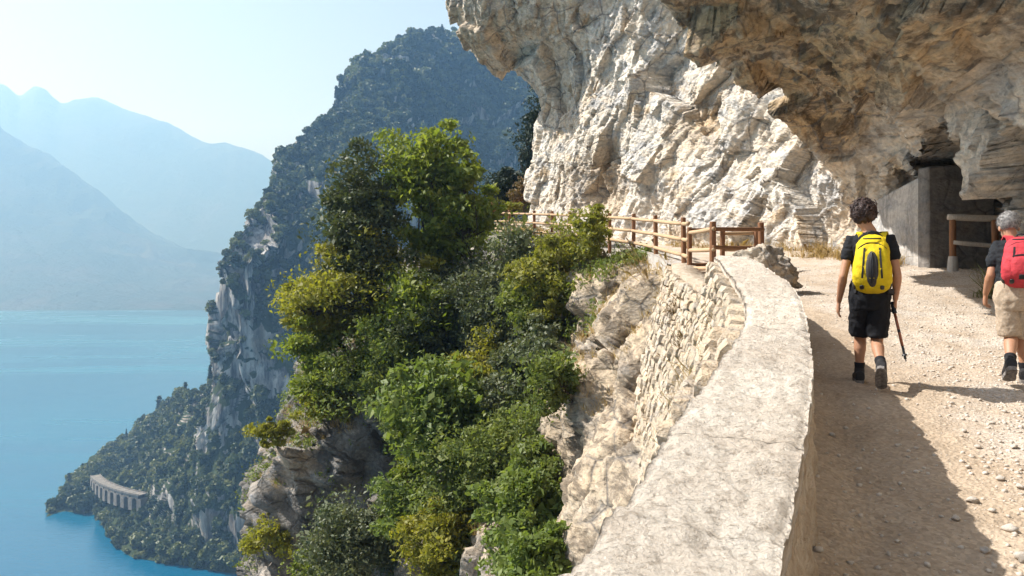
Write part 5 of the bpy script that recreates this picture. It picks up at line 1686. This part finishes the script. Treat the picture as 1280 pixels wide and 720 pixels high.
def backpack(label, loc, tilt, W, Hh, D, main, yaw=0.0, yellow=True):
    root = thing('backpack', label, 'backpack', loc, yaw)
    root.rotation_euler = (tilt, 0, yaw)
    shell = obj('pack_body', pack_shell('pack_body', W, Hh, D, .66), main, root)
    def yb(x, z):
        t = min(max(z / Hh, 0), 1); e = max(.03, 1 - abs(2 * t - 1) ** 5) ** .45
        dd = D * (.92 + .25 * math.sin(math.pi * min(1, t * 1.1)) - .35 * t ** 3) * e
        w = (W / 2) * (1 - .34 * t ** 1.6) * e
        u = min(.98, abs(x) / w)
        return -dd / 2 - dd / 2 * (1 - u ** 2.8) ** .36
    # front pocket with dark mesh centre
    if yellow:
        oval_panel('mesh_pocket', 0, Hh * .40, W * .19, Hh * .33, yb, M['mesh_dark'], root, .020)
        oval_panel('pocket_stripe', -.002, Hh * .42, W * .055, Hh * .28, lambda x, z: yb(x, z) - .016, M['nylon_black'], root, .010)
    else:
        oval_panel('front_pocket', 0, Hh * .36, W * .33, Hh * .25, yb, main, root, .026, power=3.2)
        oval_panel('pocket_patch', -W * .02, Hh * .17, W * .10, Hh * .045, lambda x, z: yb(x, z) - .018, M['nylon_black'], root, .010, 20, 4)
        band('pocket_zip', [(W * .26 * s, yb(W * .26 * s, Hh * .58) - .028, Hh * (.575 - .03 * s * s)) for s in np.linspace(-1, 1, 11)], .012, .008, M['nylon_black'], root)
    # lid and its edge strap
    zs = np.linspace(-1, 1, 15)
    band('lid_strap', [(W * .36 * s, yb(W * .36 * s, Hh * (.82 - .10 * s * s)) - .006, Hh * (.82 - .10 * s * s)) for s in zs], .026, .008, M['nylon_black'], root)
    oval_panel('lid_pocket', 0, Hh * .885, W * .27, Hh * .075, yb, main, root, .016, power=2.6)
    band('zip', [(W * .24 * s, yb(W * .24 * s, Hh * .90) - .018, Hh * .905) for s in zs], .010, .006, M['nylon_black'], root)
    for s in (-1, 1):
        band('compression_strap', [(s * W * (.20 + .06 * t), yb(s * W * (.20 + .06 * t), Hh * (.74 - .5 * t)) - .017, Hh * (.74 - .5 * t)) for t in np.linspace(0, 1, 9)], .016, .006, M['nylon_black'], root)
        # bottom tabs
        oval_panel('strap_tab', s * W * .27, Hh * .095, .020, .020, yb, M['plastic'], root, .014, 16, 3.5)
        # side pocket
        V, F = ellipsoid((s * W * .46, -D * .46, Hh * .22), (.026, D * .30, Hh * .15), 3)
        obj('side_pocket', make_mesh('side_pocket', V, F, True), M['mesh_dark'], root)
        # shoulder strap: up from the back panel, over the shoulder, down the front
        sx = s * W * .30
        pts = [(sx * .8, .00, Hh * .86), (sx * .95, .035, Hh * 1.01), (sx * 1.1, .10, Hh * 1.055), (sx * 1.25, .19, Hh * 1.0), (sx * 1.30, .245, Hh * .84), (sx * 1.35, .24, Hh * .60), (sx * 1.6, .15, Hh * .36), (sx * 1.65, .03, Hh * .2)]
        nr = [(0, -1, .6), (0, -.6, 1), (0, 0, 1), (0, .8, .6), (0, 1, .1), (0, 1, -.1), (s, .5, 0), (s, 0, 0)]
        band('shoulder_strap', pts, .062, .014, main, root, nr)
        # hip belt
        band('hip_belt', [(s * W * .42, -.01, Hh * .06), (s * W * .58, .06, Hh * .05), (s * W * .58, .15, Hh * .04), (s * W * .30, .235, Hh * .03), (0, .25, Hh * .03)], .045, .012, M['nylon_black'], root, [(s, 0, 0), (s, .3, 0), (s, .5, 0), (s * .3, 1, 0), (0, 1, 0)])
    pts = [(-.035, .0, Hh * .97), (-.03, -.005, Hh * 1.035), (0, -.006, Hh * 1.05), (.03, -.005, Hh * 1.035), (.035, .0, Hh * .97)]
    V, F = tube(pts, .008, 8)
    obj('haul_loop', make_mesh('haul_loop', V, F, True), M['nylon_black'], root)
    return root
by = jw(1090, 367)
backpack('yellow backpack with dark central mesh pocket on the back of the curly-haired person', tuple(in_frame((wx, wy, wz), WR, (by[0], -.115, by[2] + .01))), -.08, .30, .53, .17, M['yellow'], WR)
bm_ = jm(1274, 356)
backpack('coral red backpack on the back of the grey-haired person', tuple(in_frame((mx, my, mz), MR, (bm_[0], -.105, bm_[2]))), -.16, .305, .47, .165, M['red'], MR, False)

# ---- trekking poles carried in the right hand
def pole(label, a, b, off, group=None):
    a = np.array(a, float) + off; b = np.array(b, float) + off
    t = thing('trekking_pole', label, 'trekking pole', tuple(b))
    def L(u): return a + (b - a) * u - b
    segs = [('grip', 0.0, .20, .018, M['nylon_black']), ('shaft', .20, .76, .0125, M['pole_red']), ('lower_shaft', .76, .98, .011, M['plastic']), ('tip', .97, 1.02, .006, M['sole'])]
    for nm, u0, u1, r, m in segs:
        n = 5 if nm != 'grip' else 9
        rs = [r * (1 + (.15 * (i % 2) if nm == 'grip' else 0)) for i in range(n)]
        V, F = tube([L(u) for u in np.linspace(u0, u1, n)], rs, 10)
        obj(nm, make_mesh(nm, V, F, True), m, t)
    V, F = tube([L(.90), L(.925)], [.020, .024], 12)
    obj('basket', make_mesh('basket', V, F), M['plastic'], t)
    V, F = tube([L(.48), L(.53)], [.013, .013], 10)
    obj('clamp', make_mesh('clamp', V, F), M['plastic'], t)
M['pole_red'] = mat_simple('pole_lacquer', (0.30, 0.085, 0.030), .35, .1, 30, .1, .001, .5)
ha = in_frame((wx, wy, wz), WR, jw(1115, 376, .08)); hb = in_frame((wx, wy, wz), WR, jw(1131, 446, -.06))
pole('short dark reddish folded trekking pole held in the right hand', ha, hb, np.array([0, 0, 0]))

# ---- gravel and loose stones on the path
def stone_variant(seed, sub=1):
    V, F = ico(sub)
    V = V * np.array([1, .8, .7]) * (1 + .6 * facet(V * 1.1 + seed, seed))[:, None]
    return V, F
M['pebble'] = mat_simple('pebble', (0.60, 0.53, 0.45), .95, .12, 9, .5, .01, .15, (0.42, 0.36, 0.29))
SV = [stone_variant(k) for k in range(8)]
rg = np.random.default_rng(31)
Vs, Fs, n0 = [], [], 0
cnt = 0
while cnt < 11000:
    d = 2.6 + 17 * rg.uniform() ** 1.5
    x = rg.uniform(1.0, .66 * d + .4)
    xi = float(np.interp(d, IN_Y, IN_X)) if d < 12.4 else 3.7
    if x < xi + .05: continue
    relx = x - xi
    if rg.uniform() > .10 + .9 * float(sstep(.9, 1.7, relx)): continue
    s = .0045 + .017 * rg.uniform() ** 4
    V, F = SV[rg.integers(8)]
    a = rg.uniform(0, 6.28)
    Rm = np.array([[math.cos(a), -math.sin(a), 0], [math.sin(a), math.cos(a), 0], [0, 0, 1]])
    z = ground_z(x, d)
    Vs.append((V * s) @ Rm.T + [x, d, z + s * .15]); Fs.append(F + n0); n0 += len(V); cnt += 1
obj('gravel', make_mesh('gravel', np.concatenate(Vs), np.concatenate(Fs)), M['pebble'], label='pale limestone gravel strewn over the sunlit side of the path', cat='gravel', kind='stuff')
LOOSE = [(1216, 628, .060), (1262, 664, .070), (1277, 700, .075), (1222, 560, .045), (1152, 410, .05), (1250, 600, .05), (1190, 505, .04), (1240, 530, .045), (1268, 560, .05), (1173, 450, .035), (1210, 585, .04),
         (1155, 470, .035), (1232, 690, .05), (1195, 650, .045), (1040, 545, .05), (1022, 690, .05), (1255, 515, .04), (1275, 610, .05), (1240, 640, .04), (1205, 540, .04)]
lm = [make_mesh('loose_stone', *stone_variant(50 + k, 2)) for k in range(4)]
for m_ in lm: m_.materials.append(M['pebble'])
for k, (px, py, s) in enumerate(LOOSE):
    h = bvh_path.ray_cast(Vector((0, 0, 0)), Vector(P(px, py, 1)).normalized())
    if h[0] is None: continue
    o = obj('loose_stone', lm[k % 4], None, None, 'fist-sized pale stone lying loose on the gravel path', 'stone', 'loose stones on the path')
    o.location = h[0] + Vector((0, 0, s * .2)); s *= .5; o.scale = (s, s, s * .9); o.rotation_euler = (0, 0, k * 1.7)
